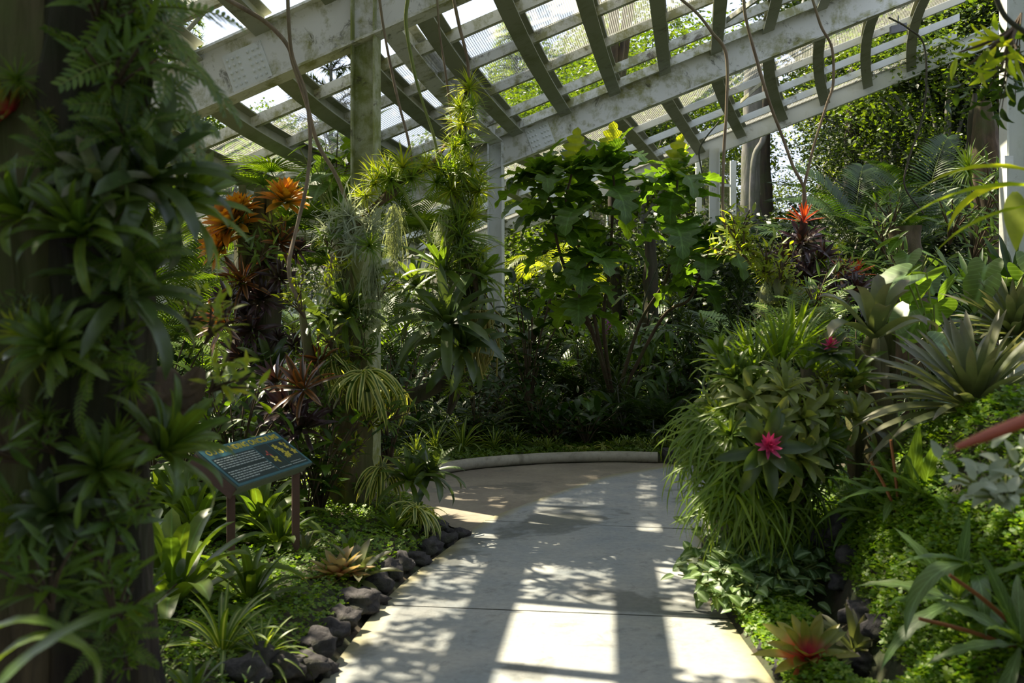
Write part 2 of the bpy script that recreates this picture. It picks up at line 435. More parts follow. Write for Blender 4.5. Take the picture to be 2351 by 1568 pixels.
M['leaf_var'] = leafmat('cream_edged_leaf', (.05, .14, .02), (.09, .18, .03), .42, .45, 'edge', (.55, .56, .22))
M['leaf_centre'] = leafmat('cream_centred_leaf', (.05, .14, .02), (.08, .18, .03), .4, .4, 'centre', (.42, .48, .18))
M['leaf_vein'] = leafmat('veined_leaf', (.045, .13, .03), (.075, .17, .04), .40, .35, 'vein', (.17, .29, .10))
M['leaf_syng'] = leafmat('pale_veined_leaf', (.05, .14, .06), (.09, .20, .08), .45, .35, 'centre', (.34, .46, .26))
M['leaf_big'] = leafmat('lobed_leaf', (.04, .125, .022), (.07, .17, .028), .42, .45, 'vein', (.12, .24, .05))
M['clover'] = leafmat('clover_leaf', (.055, .18, .02), (.15, .30, .04), .5, .42, warm=(1.9, 1.9, .6))
M['moss'] = leafmat('grey_moss', (.24, .29, .16), (.38, .41, .25), .8, .4, warm=(1.4, 1.4, .7))
M['leaf_copper'] = leafmat('copper_hearted_leaf', (.24, .29, .20), (.34, .34, .26), .4, .35, 'base', (.45, .13, .05), warm=(1.5, 1.3, .8))
M['roots'] = leafmat('aerial_roots', (.20, .28, .08), (.30, .34, .14), .6, .35, warm=(1.4, 1.3, .6))
M['dry'] = leafmat('dry_leaf', (.25, .14, .05), (.36, .24, .09), .6, .4, warm=(1.4, 1.2, .6))
M['flower_pink'] = leafmat('pink_bract', (.72, .06, .22), (.80, .13, .30), .45, .35, warm=(1.2, .8, .9))
M['flower_purple'] = leafmat('purple_petal', (.45, .03, .48), (.55, .10, .55), .45, .35, warm=(1.2, .8, 1.1))
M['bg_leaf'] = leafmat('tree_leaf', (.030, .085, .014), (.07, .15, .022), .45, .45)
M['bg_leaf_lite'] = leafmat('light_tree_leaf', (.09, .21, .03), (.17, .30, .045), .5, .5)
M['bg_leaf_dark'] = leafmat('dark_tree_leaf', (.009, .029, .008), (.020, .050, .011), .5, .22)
M['white'] = plainmat('white_plastic', (.75, .76, .72), .4)
M['grey_plastic'] = plainmat('grey_plastic', (.16, .16, .16), .5)
M['stalk'] = plainmat('orange_stalk', (.30, .11, .035), .45)
M['pipe'] = concretemat('curb_pipe_paint', (.30, .28, .22), (.38, .35, .27), (.13, .12, .08))

# ------------------------------------------------------------------ the ground
def ss(v): v = min(1, max(0, v)); return v*v*(3-2*v)
LE = [(2.0, -1.30), (3.0, -1.0), (3.95, -.761), (4.97, -.664), (5.53, -.558), (6.41, -.324), (7.0, -.17), (7.79, .254), (8.79, .863), (9.39, 1.54), (10.2, 3.0), (10.6, 5)]
RE = [(2.0, .95), (3.0, 1.02), (3.95, 1.045), (4.51, 1.035), (5.12, 1.04), (5.81, 1.10), (6.4, 1.22), (7.0, 1.45), (7.6, 1.9), (8.2, 2.7), (8.7, 3.9), (8.9, 5)]
BL = [(2.0, -1.30), (3.0, -1.0), (3.95, -.761), (4.97, -.664), (5.53, -.558), (6.41, -.324), (6.86, -.44), (7.37, -.66), (7.6, -1.6), (7.7, -4)]
def lerp_tab(T, y):
    if y <= T[0][0]: return T[0][1]
    for (a, xa), (b, xb) in zip(T, T[1:]):
        if y <= b: return xa+(xb-xa)*(y-a)/(b-a)
    return T[-1][1]
CURB = [(6.5, 10.05), (3.6, 9.75), (2.4, 9.55), (1.39, 9.47), (.94, 9.52), (.31, 9.42), (-.30, 9.14), (-.67, 8.80), (-1.0, 8.55), (-1.5, 8.38), (-2.6, 8.25), (-4, 8.2)]
def curb_y(x):
    T = sorted(CURB)
    return lerp_tab(T, x)
def G(x, y):
    z = 0.0
    if y > curb_y(x):
        d = y-curb_y(x); z = .05*ss(d/.15)+.035*min(d, 6)
        if x > 3: z += .16*(min(x, 9)-3)*ss(d/2)
        z += .02*noise.noise(Vector((x*1.5, y*1.5, 0)))*ss(d/.3)
        return z
    if y < 7.75 and x < 0:
        e = lerp_tab(BL, y); d = e-x
        if d > 0:
            z = .11*ss((d-.02)/.22)+.16*ss((d-.3)/1.8)+.03*noise.noise(Vector((x*2, y*2, 3)))*ss(d/.4)
            if y > 7.2: z *= ss((7.75-y)/.4)
            return z
        return 0.0
    xr = lerp_tab(RE, min(y, 8.9)); d = x-xr
    if d > 0:
        amp = .98-.62*ss((y-4.0)/2.2)
        z = .10*ss(d/.2)+amp*ss((d-.22)/.85)+.14*max(0, min(d, 8)-1.2)+.04*noise.noise(Vector((x*2, y*2, 5)))*ss(d/.4)
        vx = 1.40+.05*math.sin(y*3)
        z -= .16*math.exp(-((x-vx)/.10)**2)*ss((y-3.4)/.3)*ss((5.0-y)/.3)
        z += .05*noise.noise(Vector((x*5, y*5, 8)))*ss((d-.05)/.2)
        z = max(z, .01)
        return z
    return 0.0
def ground_hit(px, py):
    for i in range(1, 4000):
        D = 1.2+i*.01
        p = at(px, py, D)
        if p.z <= G(p.x, p.y): return p
    return at(px, py, 12)

def FAR(x, y):
    h = ss((y-24)/16)*(5.3+2.5*noise.noise(Vector((x*.06, y*.06, 1)))+max(0, x)*.15)
    h *= 1-.95*math.exp(-((x/max(y, 1)-.275)/.045)**2)
    return h+ss((x-11)/9)*4.5*ss((y-4)/8)
def terrain():
    xs = np.concatenate([np.linspace(-30, -4, 20), np.arange(-3.9, 5.5, .08), np.linspace(5.6, 32, 26)])
    ys = np.concatenate([np.linspace(-6, 1.9, 8), np.arange(2.0, 12, .08), np.linspace(12.2, 26, 24), np.linspace(27, 60, 20)])
    V = []; 
    for y in ys:
        for x in xs:
            z = G(x, y)
            far = FAR(x, y)
            inpath = z <= 0.0001 and y < 13
            V.append((x, y, z+far-(.035 if inpath else 0)))
    nx = len(xs); idx = np.arange(len(V)).reshape(len(ys), nx)
    f = np.stack([idx[:-1, :-1], idx[:-1, 1:], idx[1:, 1:], idx[1:, :-1]], -1).reshape(-1, 4)
    mb = MB(); mb.add(V, f); o = mb.build('ground', M['soil']); tag(o, kind='structure')
terrain()

def sheet(name, rows, m, thick=.07, z=0.0, cols=24):
    """rows: (y, x0, x1); a slab with thickness"""
    mb = MB(); V = []; UV = []
    for (y0, a0, y1, a1) in rows:
        for k in range(cols+1):
            q = k/cols; V.append((a0+(a1-a0)*q, y0+(y1-y0)*q, z)); UV.append((q, y0))
    V = np.array(V); n = len(rows); idx = np.arange(n*(cols+1)).reshape(n, cols+1)
    f = np.stack([idx[:-1, :-1], idx[:-1, 1:], idx[1:, 1:], idx[1:, :-1]], -1).reshape(-1, 4)
    mb.add(V, f, UV)
    for e in (0, cols):                      # edges going down
        top = V[idx[:, e]]; bot = top-np.array([0, 0, thick])
        W = np.concatenate([top, bot]); k = np.arange(n-1)
        q = np.stack([k, k+1, k+1+n, k+n], -1)
        mb.add(W, q if e == 0 else q[:, ::-1], [(0 if e == 0 else 1, 0)]*len(W))
    o = mb.build(name, m, smooth=False); tag(o, kind='structure'); return o
# concrete path in slabs separated by narrow saw cuts
CUTS = [(-2.5, 0), (2.9, -.10), (4.93, -.13), (6.87, -.17), (9.2, -.2), (99, 0)]
def slab(y0, s0, y1, s1):
    rows = []
    n = 14
    for i in range(n+1):
        q = i/n
        yl = y0+(y1-y0)*q; sk_ = s0+(s1-s0)*q
        xl = lerp_tab(LE, yl); w_ = lerp_tab(RE, yl)-xl
        yr = yl+sk_*w_
        rows.append((yl, xl, yr, lerp_tab(RE, yr)))
    return rows
g = .006
sheet('path', slab(-2.5, -.05, 2.95-g, -.10), M['concrete'])
sheet('path', slab(2.95+g, -.10, 4.98-g, -.13), M['concrete'])
sheet('path', slab(4.98+g, -.13, 6.93-g, -.17), M['concrete'])
# last slab swings to the right
rows = []
for i in range(25):
    q = i/24; a = 6.93+g+(9.42-6.93)*q
    xl = lerp_tab(LE, a) if a < 9.39 else 1.6
    b = 6.63+(8.75-6.63)*q**1.25; rows.append((a, xl, b, lerp_tab(RE, b)))
sheet('path', rows, M['concrete'])
rows = []
for i in range(13):
    q = i/12
    rows.append((9.42+.2*q, 1.58+4.9*q, 8.75+.1*q, lerp_tab(RE, 8.75)+2.6*q))
sheet('path', rows, M['concrete'])
# darker ramp between the path and the curb pipe
mb = MB(); V = []; n = 40
for i in range(n+1):
    q = i/n
    x = 1.52-(1.52+4.0)*q
    yc = curb_y(x)
    if x > -.30:
        T = sorted((xx, yy) for yy, xx in LE); yn = lerp_tab(T, x)
    else:
        T = sorted((xx, yy) for yy, xx in BL[5:]); yn = lerp_tab(T, x)
    for k in range(9): V.append((x, yn+(yc-yn)*k/8, -.004))
idx = np.arange(len(V)).reshape(n+1, 9)
mb.add(V, np.stack([idx[:-1, :-1], idx[:-1, 1:], idx[1:, 1:], idx[1:, :-1]], -1).reshape(-1, 4))
o = mb.build('path_ramp', M['ramp'], smooth=False); tag(o, kind='structure')
mb = MB(); pts = smooth_path([(x, y+.03, .045) for x, y in CURB if x <= 1.4], 60)
tube(mb, pts, .052, 14)
o = mb.build('curb_pipe', M['pipe']); tag(o, 'long round grey pipe laid as a curb along the far side of the brown ramp', 'curb')
mb = MB(); box(mb, (1.62, 9.52, .06), (.17, .01, 0), (-.01, .12, 0), (0, 0, .06)); 
o = mb.build('curb_block', M['rock'], smooth=False); tag(o, 'dark low stone block at the end of the curb pipe', 'curb')

# ------------------------------------------------------------------ the roof of the shade house
U = Vector((.984, -.179, .373)); UN = U.normalized()
UPN = Vector((-.984*.373, .179*.373, 1)).normalized()
SP = .605
A0 = Vector((-.725, 8.0, EYE+2.33)); B0 = Vector((.076, 12.4, EYE+2.115)); C0 = Vector((3.465, 15.0, EYE+2.52))-U*2.42
AH, BH = .48, .36
Bb0 = B0-Vector((0, 0, .30))
Atop = A0+Vector((0, 0, AH-.06)); Z0 = Atop+Vector((-.82, -4.4, .66)); Y0 = Z0+Vector((-.8, -4.4, .5))
roof = empty('ceiling', (0, 12, 4)); tag(roof, kind='structure')
roof_off = Vector((0, 12, 4))
def rpart(mb, name, m, smooth=False):
    o = mb.build(name, m, roof, smooth); o.location = -roof_off; return o
def main_beam(P0, t0, t1, h, fw, tf=.02, m='paint'):
    mb = MB(); pts = [P0+U*t0, P0+U*t1]; side = Vector((.18, .984, 0))
    sweep(mb, pts, side, UPN, fw, tf, 0); sweep(mb, pts, side, UPN, .016, h-2*tf, tf); sweep(mb, pts, side, UPN, fw, tf, h-tf)
    return rpart(mb, 'main_beam', M[m])
main_beam(A0+Vector((0, 0, -.02)), -6, 7, AH, .20)
main_beam(B0+Vector((0, 0, -.32)), -9, 8, BH+.04, .15)
main_beam(C0+Vector((0, 0, -.10)), -9, 10, .27, .12, m='paint_white')
main_beam(Z0+Vector((0, 0, -.02)), -5, 7, AH, .20)
def bez(a, c, b, n=12): return [(a*(1-k/n)**2+c*2*(k/n)*(1-k/n)+b*(k/n)**2) for k in range(n+1)]
def secAB(t): a = A0+U*t; return bez(a, a+Vector((.177, 1, -.162))*1.4, B0+U*t)
def secBC(t): a = Bb0+U*t; return bez(a, a+Vector((.25, 1, .05))*1.7, C0+U*t)
def secZA(t): a = Atop+U*t; return bez(a, a+Vector((-.186, -1, .15))*2.2, Z0+U*t)
def secYZ(t): a = Z0+Vector((0, 0, .36))+U*t; return bez(a, a+Vector((-.186, -1, .1))*2.2, Y0+U*t)
def rib(pts, w=.145, h=.15, m='rib_shade_paint'):
    mb = MB()
    up = Vector((0, 0, 1)); side = UN
    sweep(mb, pts, side, up, w, .014, 0); sweep(mb, pts, side, up, .014, h-.02, .012); sweep(mb, pts, side, up, w, .012, h-.012)
    rpart(mb, 'rib', M[m])
def onb(pts, q):
    x = q*(len(pts)-1); i = min(int(x), len(pts)-2); return pts[i].lerp(pts[i+1], x-i)
def purlin(sec, q, t0, t1, off=.045, m='paint_purlin', h=.10):
    a = onb(sec(t0), q); b = onb(sec(t1), q); mb = MB(); side = Vector((.18, .984, 0)); up = Vector((0, 0, 1))
    sweep(mb, [a, b], side, up, .02, h, off, -.03); sweep(mb, [a, b], side, up, .075, .010, off+h, 0); sweep(mb, [a, b], side, up, .05, .010, off, 0)
    rpart(mb, 'purlin', M[m])
def panel(sec, k, q0, q1, off=.135):
    P = []; UV = []
    for j in range(5):
        q = q0+(q1-q0)*j/4
        for t in (k*SP+.06, (k+1)*SP-.06):
            P.append(onb(sec(t), q)+Vector((0, 0, off))); UV.append((t, q*4.4))
    mb = MB(); mb.add(P, [(2*j, 2*j+1, 2*j+3, 2*j+2) for j in range(4)], UV)
    rpart(mb, 'wire_mesh_panel', M['mesh'])
for k in range(-8, 7): rib(secAB(k*SP))
for k in range(0, 9): rib(secBC(k*SP))
for k in range(-5, 0): rib(secBC(k*SP), .10, .13)
for k in range(-5, 6): rib(secZA(k*SP-.14))
for k in range(-4, 6, 2): rib(secYZ(k*SP))
rib(secAB(-.27), .16, .22, 'paint')                          # the heavy rafter that meets the second column
QA = [.24, .44, .65, .86]
for q in QA: purlin(secAB, q, -8*SP, 7*SP)
purlin(secAB, .985, -8*SP, 7*SP)
QB = [.10, .43, .66, .86]
for q in QB: purlin(secBC, q, -5*SP, 9*SP, .05, 'paint_white', .09)
QZ = [.12, .31, .505, .66, .86]
for q in QZ: purlin(secZA, q, -5*SP, 6*SP)
for q in (.2, .6): purlin(secYZ, q, -5*SP, 6*SP)
for k in range(-8, 7):
    panel(secAB, k, QA[0], QA[1]); panel(secAB, k, QA[1], QA[2])
    if k < -1: panel(secAB, k, QA[2], QA[3]); panel(secAB, k, QA[3], .985)
for k in range(-5, 9):
    panel(secBC, k, QB[0], QB[1]); panel(secBC, k, QB[3], 1.0)
for k in range(-5, 6):
    for q0, q1 in zip([0]+QZ, QZ+[.98]):
        if (k in (-2, -1) and q0 == .31) or (k == -2 and q0 == .505): continue
        if q0 == 0: continue
        panel(secZA, k, q0, q1)
def plate(P0, t, h0, h1, depth, cols=5, rows=4, w=.22, m='paint_white', yoff=-.012):
    mb = MB(); c = P0+U*t+UPN*((h0+h1)/2)+Vector((-.18, -.984, 0))*depth
    nrm = Vector((-.18, -.984, 0)).normalized()
    box(mb, c, UN*(w/2), nrm*.006, UPN*((h1-h0)/2)); rpart(mb, 'splice_plate', M[m])
    mb = MB()
    th = [2*PI*i/8 for i in range(8)]
    for i in range(cols):
        for j in range(rows):
            cc = c+UN*((i+.5)/cols-.5)*w*.92*(1)+UPN*((j+.5)/rows-.5)*(h1-h0)*.86+nrm*.006
            if i == cols//2: continue
            ring = [cc+UN*math.cos(a)*.0145+UPN*math.sin(a)*.0145 for a in th]; top = [cc+nrm*.014+UN*math.cos(a)*.010+UPN*math.sin(a)*.010 for a in th]
            v = [tuple(p) for p in ring+top]+[tuple(cc+nrm*.018)]
            mb.add(v, [(q, (q+1) % 8, 8+(q+1) % 8, 8+q) for q in range(8)]); mb.add(v, [(8+q, 8+(q+1) % 8, 16) for q in range(8)])
    rpart(mb, 'bolt_heads', M[m], True)
mb = MB(); sweep(mb, [at(1668, 52, 10.9), at(1762, -14, 10.1)], Vector((.18, .984, 0)), Vector((0, 0, 1)), .08, .05, 0); rpart(mb, 'brace', M['paint_purlin'])
mb = MB(); sweep(mb, [at(1700, 238, 13.6), at(1748, 196, 13.0)], Vector((.18, .984, 0)), Vector((0, 0, 1)), .06, .05, 0); rpart(mb, 'brace', M['paint_purlin'])
plate(B0+Vector((0, 0, -.32)), .34, .03, .33, .012, 7, 4, .30)
plate(A0+Vector((0, 0, -.02)), -1.42, .04, .37, .012, 7, 5, .36)

# columns
def column(x, y, top, w, label, m='paint_col', yaw=-.18, base=0.0):
    r = empty('steel_column', (x, y, base)); r.rotation_euler.z = yaw*1.0
    tag(r, label, 'column')
    mb = MB(); box(mb, (0, 0, (top-base)/2), (w/2, 0, 0), (0, .006, 0), (0, 0, (top-base)/2)); mb.build('web', M[m], r, False)
    for s in (-1, 1):
        mb = MB(); box(mb, (s*(w/2-.006), 0, (top-base)/2), (.007, 0, 0), (0, w*.42, 0), (0, 0, (top-base)/2)); mb.build('flange', M[m], r, False)
    return r
tcol = .19
p = A0+U*(-.53); column(-1.19, 8.10, p.z+.40, .20, 'thick algae-stained steel column behind the sign, holding up the nearest roof beam')
p = B0+U*(-.27); column(-.20, 12.42, p.z+.0, .185, 'pale steel column with a small white box, left of the lobed-leaf shrub', 'paint_white')
column(3.05, 15.0, EYE+2.36, .155, 'slim white column under the end of the low gutter beam', 'paint_white')
column(3.62, 7.1, 5.4, .22, 'grey steel column cut off by the right edge of the view', 'paint_white', -.18, .2)

# trellis frames of white bars
def trellis(px0, px1, D, ztop, rails, label, yaw=0):
    a = at(px0, 700, D); b = at(px1, 700, D+.3); r = empty('trellis_frame', (a.x, a.y, 0)); tag(r, label, 'trellis')
    dx, dy = b.x-a.x, b.y-a.y
    for q in (0, 1):
        mb = MB(); box(mb, (dx*q, dy*q, ztop/2), (.045, 0, 0), (0, .03, 0), (0, 0, ztop/2)); mb.build('post', M['paint_white'], r, False)
    for z in rails:
        mb = MB(); box(mb, (dx/2, dy/2, z), (dx/2, dy/2, 0), (0, .012, 0), (0, 0, .018)); mb.build('rail', M['paint_white'], r, False)
    mb = MB(); mb.add([(0, .02, .3), (dx, dy+.02, .3), (dx, dy+.02, ztop), (0, .02, ztop)], [(0, 1, 2, 3)], [(0, 0), (abs(dx), 0), (abs(dx), ztop), (0, ztop)]); mb.build('wire_mesh', M['mesh_dark'], r, False)
trellis(1604, 1683, 15.6, 3.8, [1.0, 1.55, 2.0, 2.5, 3.0, 3.4], 'white wire trellis standing behind the slim gutter column')
trellis(1345, 1398, 17, 3.1, [.8, 1.3, 1.9, 2.5], 'white framed wire trellis seen between the stems of the lobed-leaf shrub')
# junction boxes, lamp, signs
mb = MB(); box(mb, at(1156, 703, 12.3), (.038, 0, 0), (0, .03, 0), (0, 0, .055)); o = mb.build('junction_box', M['white'], smooth=False)
tag(o, 'small white junction box on the pale column', 'junction box')
mb = MB(); box(mb, at(2312, 372, 7.0), (.03, 0, 0), (0, .03, 0), (0, 0, .04)); o = mb.build('junction_box', M['white'], smooth=False)
tag(o, 'small pale junction box on the grey column at the right edge', 'junction box')
r = empty('floodlight', at(2062, 66, 11.6)); tag(r, 'small grey floodlight hanging under the roof purlins at upper right', 'lamp')
mb = MB(); box(mb, (0, 0, 0), (.09, 0, .02), (0, .03, 0), (0, 0, .045)); mb.build('housing', M['grey_plastic'], r, False)
mb = MB(); tube(mb, [(0, 0, .04), (.01, .02, .16)], .008, 8); mb.build('bracket', M['grey_plastic'], r)
g_ = at(1500, 1000, 10.2); r = empty('garden_marker', (g_.x, g_.y, G(g_.x, g_.y))); tag(r, 'small dark grey plaque on a stake at the far end of the curb', 'sign')
mb = MB(); tube(mb, [(0, 0, 0), (0, 0, .25)], .008, 8); mb.build('stake', M['grey_plastic'], r)
zc = g_.z-G(g_.x, g_.y); mb = MB(); box(mb, (0, 0, zc), (.07, 0, 0), (0, .012, .012), (0, -.01, .05)); pl_ = mb.build('plaque', M['grey_plastic'], r, False)
mb = MB(); box(mb, (0, -.022, zc+.03), (.022, 0, 0), (0, .001, 0), (0, 0, .005)); mb.build('label_strip', M['white'], pl_, False)

def text(s, name, m, parent, origin, X, Y, size, width=None, bold=0.0):
    c = bpy.data.curves.new(name, 'FONT'); c.body = s; c.size = size; c.extrude = .0006; c.offset = bold
    c.align_x = 'CENTER'; c.align_y = 'CENTER'
    f = bpy.data.objects.new(name, c); COL.objects.link(f); bpy.context.view_layer.update()
    me = bpy.data.meshes.new_from_object(f.evaluated_get(bpy.context.evaluated_depsgraph_get()))
    COL.objects.unlink(f); bpy.data.objects.remove(f)
    X = Vector(X).normalized(); Y = (Vector(Y)-X*Vector(Y).dot(X)).normalized(); Zv = X.cross(Y)
    co = np.zeros(len(me.vertices)*3); me.vertices.foreach_get('co', co); co = co.reshape(-1, 3)
    if width: co[:, 0] *= width/(co[:, 0].max()-co[:, 0].min())
    co = co[:, :1]*np.array(X)+co[:, 1:2]*np.array(Y)+co[:, 2:3]*np.array(Zv)+np.array(tuple(origin))
    me.vertices.foreach_set('co', co.reshape(-1)); me.materials.clear(); me.materials.append(m); me.update()
    me.name = name
    return link(bpy.data.objects.new(name, me), parent)
M['exit_green'] = plainmat('exit_green', (.01, .16, .12), .4)
p = at(1318, 712, 14.6); r = empty('exit_sign', p); tag(r, 'green sign reading EXIT among the shrubs far off', 'sign')
mb = MB(); box(mb, (0, .01, 0), (.125, 0, 0), (0, .01, 0), (0, 0, .075)); mb.build('sign_frame', M['white'], r, False)
mb = MB(); box(mb, (.01, -.006, -.01), (.10, 0, 0), (0, .006, 0), (0, 0, .055)); fc = mb.build('sign_face', M['exit_green'], r, False)
text('EXIT', 'lettering', M['white'], fc, (.01, -.0135, -.01), (1, 0, 0), (0, 0, 1), .085)

# ------------------------------------------------------------------ the information sign
def info_sign():
    BLc, BRc = at(548, 1118, 4.76), at(718, 1062, 5.5); TLc, TRc = at(460, 1036, 4.825), at(628, 990, 5.61)
    BRc.z = BLc.z = (BLc.z+BRc.z)/2; TLc.z = TRc.z = (TLc.z+TRc.z)/2
    O = (BLc+BRc)/2; X = BRc-BLc; Y = ((TLc+TRc)/2)-O; Y = Y-X*(Y.dot(X)/X.dot(X))*.55
    base = Vector((O.x, O.y, G(O.x, O.y)))
    r = empty('information_sign', base)
    tag(r, 'tilted blue information board with a yellow title about orchids, on two brown posts', 'sign')
    loc = lambda u, v, h=0: O-base+X*u+Y*v+X.cross(Y).normalized()*h      # u -.5..+.5, v 0..1
    Xn, Yn, Zn = X/2, Y/2, X.cross(Y).normalized()
    wood = plainmat('sign_post_wood', (.12, .062, .042), .7); blue = plainmat('sign_blue', (.035, .12, .15), .35)
    dark = plainmat('sign_dark_panel', (.008, .025, .032), .35); yel = plainmat('sign_yellow', (.50, .42, .04), .5)
    cream = plainmat('sign_cream', (.42, .48, .45), .5); edge = plainmat('sign_edge', (.13, .15, .10), .5)
    mb = MB(); box(mb, loc(0, .5, -.012), Xn, Yn, Zn*.010); tray = mb.build('board', edge, r, False)
    mb = MB(); box(mb, loc(0, .5, .0005), Xn*.992, Yn*.985, Zn*.0025); mb.build('printed_face', blue, tray, False)
    def rect(u0, u1, v0, v1, m, h=.0035, name='printed_panel'):
        mb = MB(); box(mb, loc((u0+u1)/2, (v0+v1)/2, h), X*((u1-u0)/2), Y*((v1-v0)/2), Zn*.0004); return mb.build(name, m, tray, False)
    rect(-.47, .045, .06, .72, dark); rect(.06, .235, .06, .76, dark); rect(.245, .47, .06, .76, dark)
    text('OUTSTANDING ONCIDIUMS', 'title_lettering', yel, tray, loc(.0, .865, .004), X, Y, .052, width=X.length*.9, bold=.0012)
    rr = random.Random(3)
    mb = MB(); k = 0
    for row in range(11):
        v = .67-row*.055
        if row == 5: continue
        u = -.455
        end = .03 if row < 10 else -.2
        while u < end:
            wl = rr.uniform(.015, .045)
            box(mb, loc(u+wl/2, v, .0042), X*(wl/2), Y*.010, Zn*.0003); u += wl+.009
    mb.build('body_text_lines', cream, tray, False)
    mb = MB()
    for (u0, u1, v0) in ((.075, .225, .11), (.26, .455, .11), (.26, .40, .165)):
        u = u0
        while u < u1:
            wl = rr.uniform(.012, .03); box(mb, loc(u+wl/2, v0, .0042), X*(wl/2), Y*.007, Zn*.0003); u += wl+.006
    mb.build('caption_lines', cream, tray, False)
    def flower(u, v, s, m, n=5, ph=0):
        mb = MB(); c = loc(u, v, .0045); xn, yn = X.normalized(), Y.normalized()
        for i in range(n):
            a = 2*PI*i/n+ph; d = xn*math.cos(a)+yn*math.sin(a); e = xn*-math.sin(a)+yn*math.cos(a)
            q = [c, c+d*s*.5+e*s*.28, c+d*s, c+d*s*.5-e*s*.28]
            mb.add([tuple(z) for z in q], [(0, 1, 2, 3)])
        mb.build('orchid_picture', m, tray, False)
    flower(.15, .34, .038, yel, 4, .4); flower(.13, .5, .03, plainmat('sign_red', (.35, .06, .04)), 3, 1.2)
    for u, v, s in ((.285, .62, .028), (.315, .50, .030), (.34, .38, .034), (.30, .33, .02), (.39, .66, .018), (.415, .55, .022), (.44, .40, .030), (.43, .64, .014)): flower(u, v, s, yel, 5, u*9)
    mb = MB(); box(mb, loc(-.50, .5, -.045), X*.008, Yn*.96, Zn*.03); mb.build('side_rail', wood, r, False)
    mb = MB(); box(mb, loc(0, .06, -.045), Xn*.96, Y*.02, Zn*.02); mb.build('front_rail', edge, r, False)
    for u, v in ((.41, .22), (-.38, .35)):
        t_ = loc(u, v, -.03); gz = G((base+t_).x, (base+t_).y)-base.z-.05
        mb = MB(); box(mb, (t_.x, t_.y, (t_.z+gz)/2), (.019, .006, 0), (-.006, .019, 0), (0, 0, (t_.z-gz)/2)); mb.build('post', wood, r, False)
info_sign()

# ------------------------------------------------------------------ plant builders (each returns {part: mesh}, first part is the body)
GA = 2.399963
def U_(a, b, n=None): return rg.uniform(a, b, n)
def rosette(n=22, L=.35, W=.05, el0=1.35, el1=.15, droop=.9, prof='strap', m='leaf_strap', fold=.25, segs=6, r0=.015, power=1.5, wave=0, h=0, jit=.25, Lin=.75, up=.0):
    mb = MB(); i = np.arange(n); q = i/max(1, n-1)            # 0 inner .. 1 outer
    az = i*GA+U_(-jit, jit, n); el = el0+(el1-el0)*q+U_(-.12, .12, n)
    base = np.stack([np.cos(az)*r0*(.2+q), np.sin(az)*r0*(.2+q), h*(1-q)+.02*(1-q)], -1)
    blades(mb, base, az, el, L*(Lin+(1-Lin)*q)*U_(.85, 1.12, n), W*U_(.85, 1.1, n), droop*(.35+.65*q)*U_(.8, 1.2, n), segs, prof, fold, 0, U_(-.15, .15, n), power, 0, wave)
    return {'leaves': mb.mesh('leaves', M[m])}
def airplant(n=40, L=.2, W=.008, m='leaf_lite', el0=1.5, el1=-.5, droop=.7, prof='grass', twist=.3, segs=5):
    mb = MB(); i = np.arange(n); q = i/(n-1); az = i*GA+U_(-.5, .5, n)
    blades(mb, (0, 0, 0), az, el0+(el1-el0)*q**.9+U_(-.2, .2, n), L*U_(.65, 1.1, n), W, droop*U_(.3, 1.6, n), segs, prof, .3, 0, U_(-twist, twist, n), 1.2)
    return {'leaves': mb.mesh('leaves', M[m])}
def curly(n=85, L=.25, W=.017, m='leaf_silver'):
    mb = MB(); i = np.arange(n); q = i/(n-1); az = i*GA
    blades(mb, np.stack([U_(-.03, .03, n), U_(-.03, .03, n), U_(-.03, .03, n)], -1), az, 1.4-2.2*q, L*U_(.5, 1.15, n), W*U_(.6, 1.2, n), U_(-1.5, 3.6, n), 9, 'grass', .35, 0, U_(-2.2, 2.2, n), 1.3)
    return {'leaves': mb.mesh('leaves', M[m])}
def hanging(n=60, L=.5, W=.010, m='leaf', spread=.06, el=.5, droop=2.2, segs=8, prof='grass', fold=.2, lv=.5):
    mb = MB(); az = U_(0, 2*PI, n)
    blades(mb, np.stack([U_(-spread, spread, n), U_(-spread, spread, n), U_(-.02, .05, n)], -1), az, el+U_(-.5, .7, n), L*U_(lv, 1.1, n), W*U_(.7, 1.2, n), droop*U_(.75, 1.1, n), segs, prof, fold, 0, U_(-.4, .4, n), .55)
    return {'leaves': mb.mesh('leaves', M[m])}
def moss(n=120, L=.5, spread=.05, W=.005, m='moss'):
    mb = MB(); az = U_(0, 2*PI, n); r = U_(0, spread, n)
    b = np.stack([np.cos(az)*r, np.sin(az)*r, U_(-.05, .02, n)-U_(0, 1, n)**2*L*.4], -1)
    blades(mb, b, az, -1.2+U_(-.35, .35, n), L*U_(.25, 1., n)*.8, W, U_(-.1, .6, n), 9, 'thread', 0, 0, U_(-3, 3, n), 1)
    # short side curls
    k = n*7; az = U_(0, 2*PI, k); r = U_(0, spread*1.15, k); b = np.stack([np.cos(az)*r, np.sin(az)*r, -U_(0, 1, k)**.8*L*.9], -1)
    blades(mb, b, az, U_(-1.5, .6, k), U_(.02, .06, k), W*.8, U_(-1, 2, k), 3, 'thread', 0, 0, U_(-2, 2, k), 1)
    return {'strands': mb.mesh('strands', M[m])}
def rootlets(n=60, L=.35, m='roots', W=.009):
    mb = MB()
    for i in range(n):
        a = rnd.uniform(0, 2*PI); r = rnd.uniform(.01, .1); l = L*rnd.uniform(.5, 1)
        pts = [(0, 0, .0), (math.cos(a)*r*.8, math.sin(a)*r*.8, .03)]
        x, y = math.cos(a)*r*1.2, math.sin(a)*r*1.2
        for k in range(1, 6): pts.append((x+rnd.uniform(-.02, .02), y+rnd.uniform(-.02, .02), -l*k/5))
        tube(mb, smooth_path(pts, 18), W/2, 4, cap=False)
    return {'roots': mb.mesh('roots', M[m])}
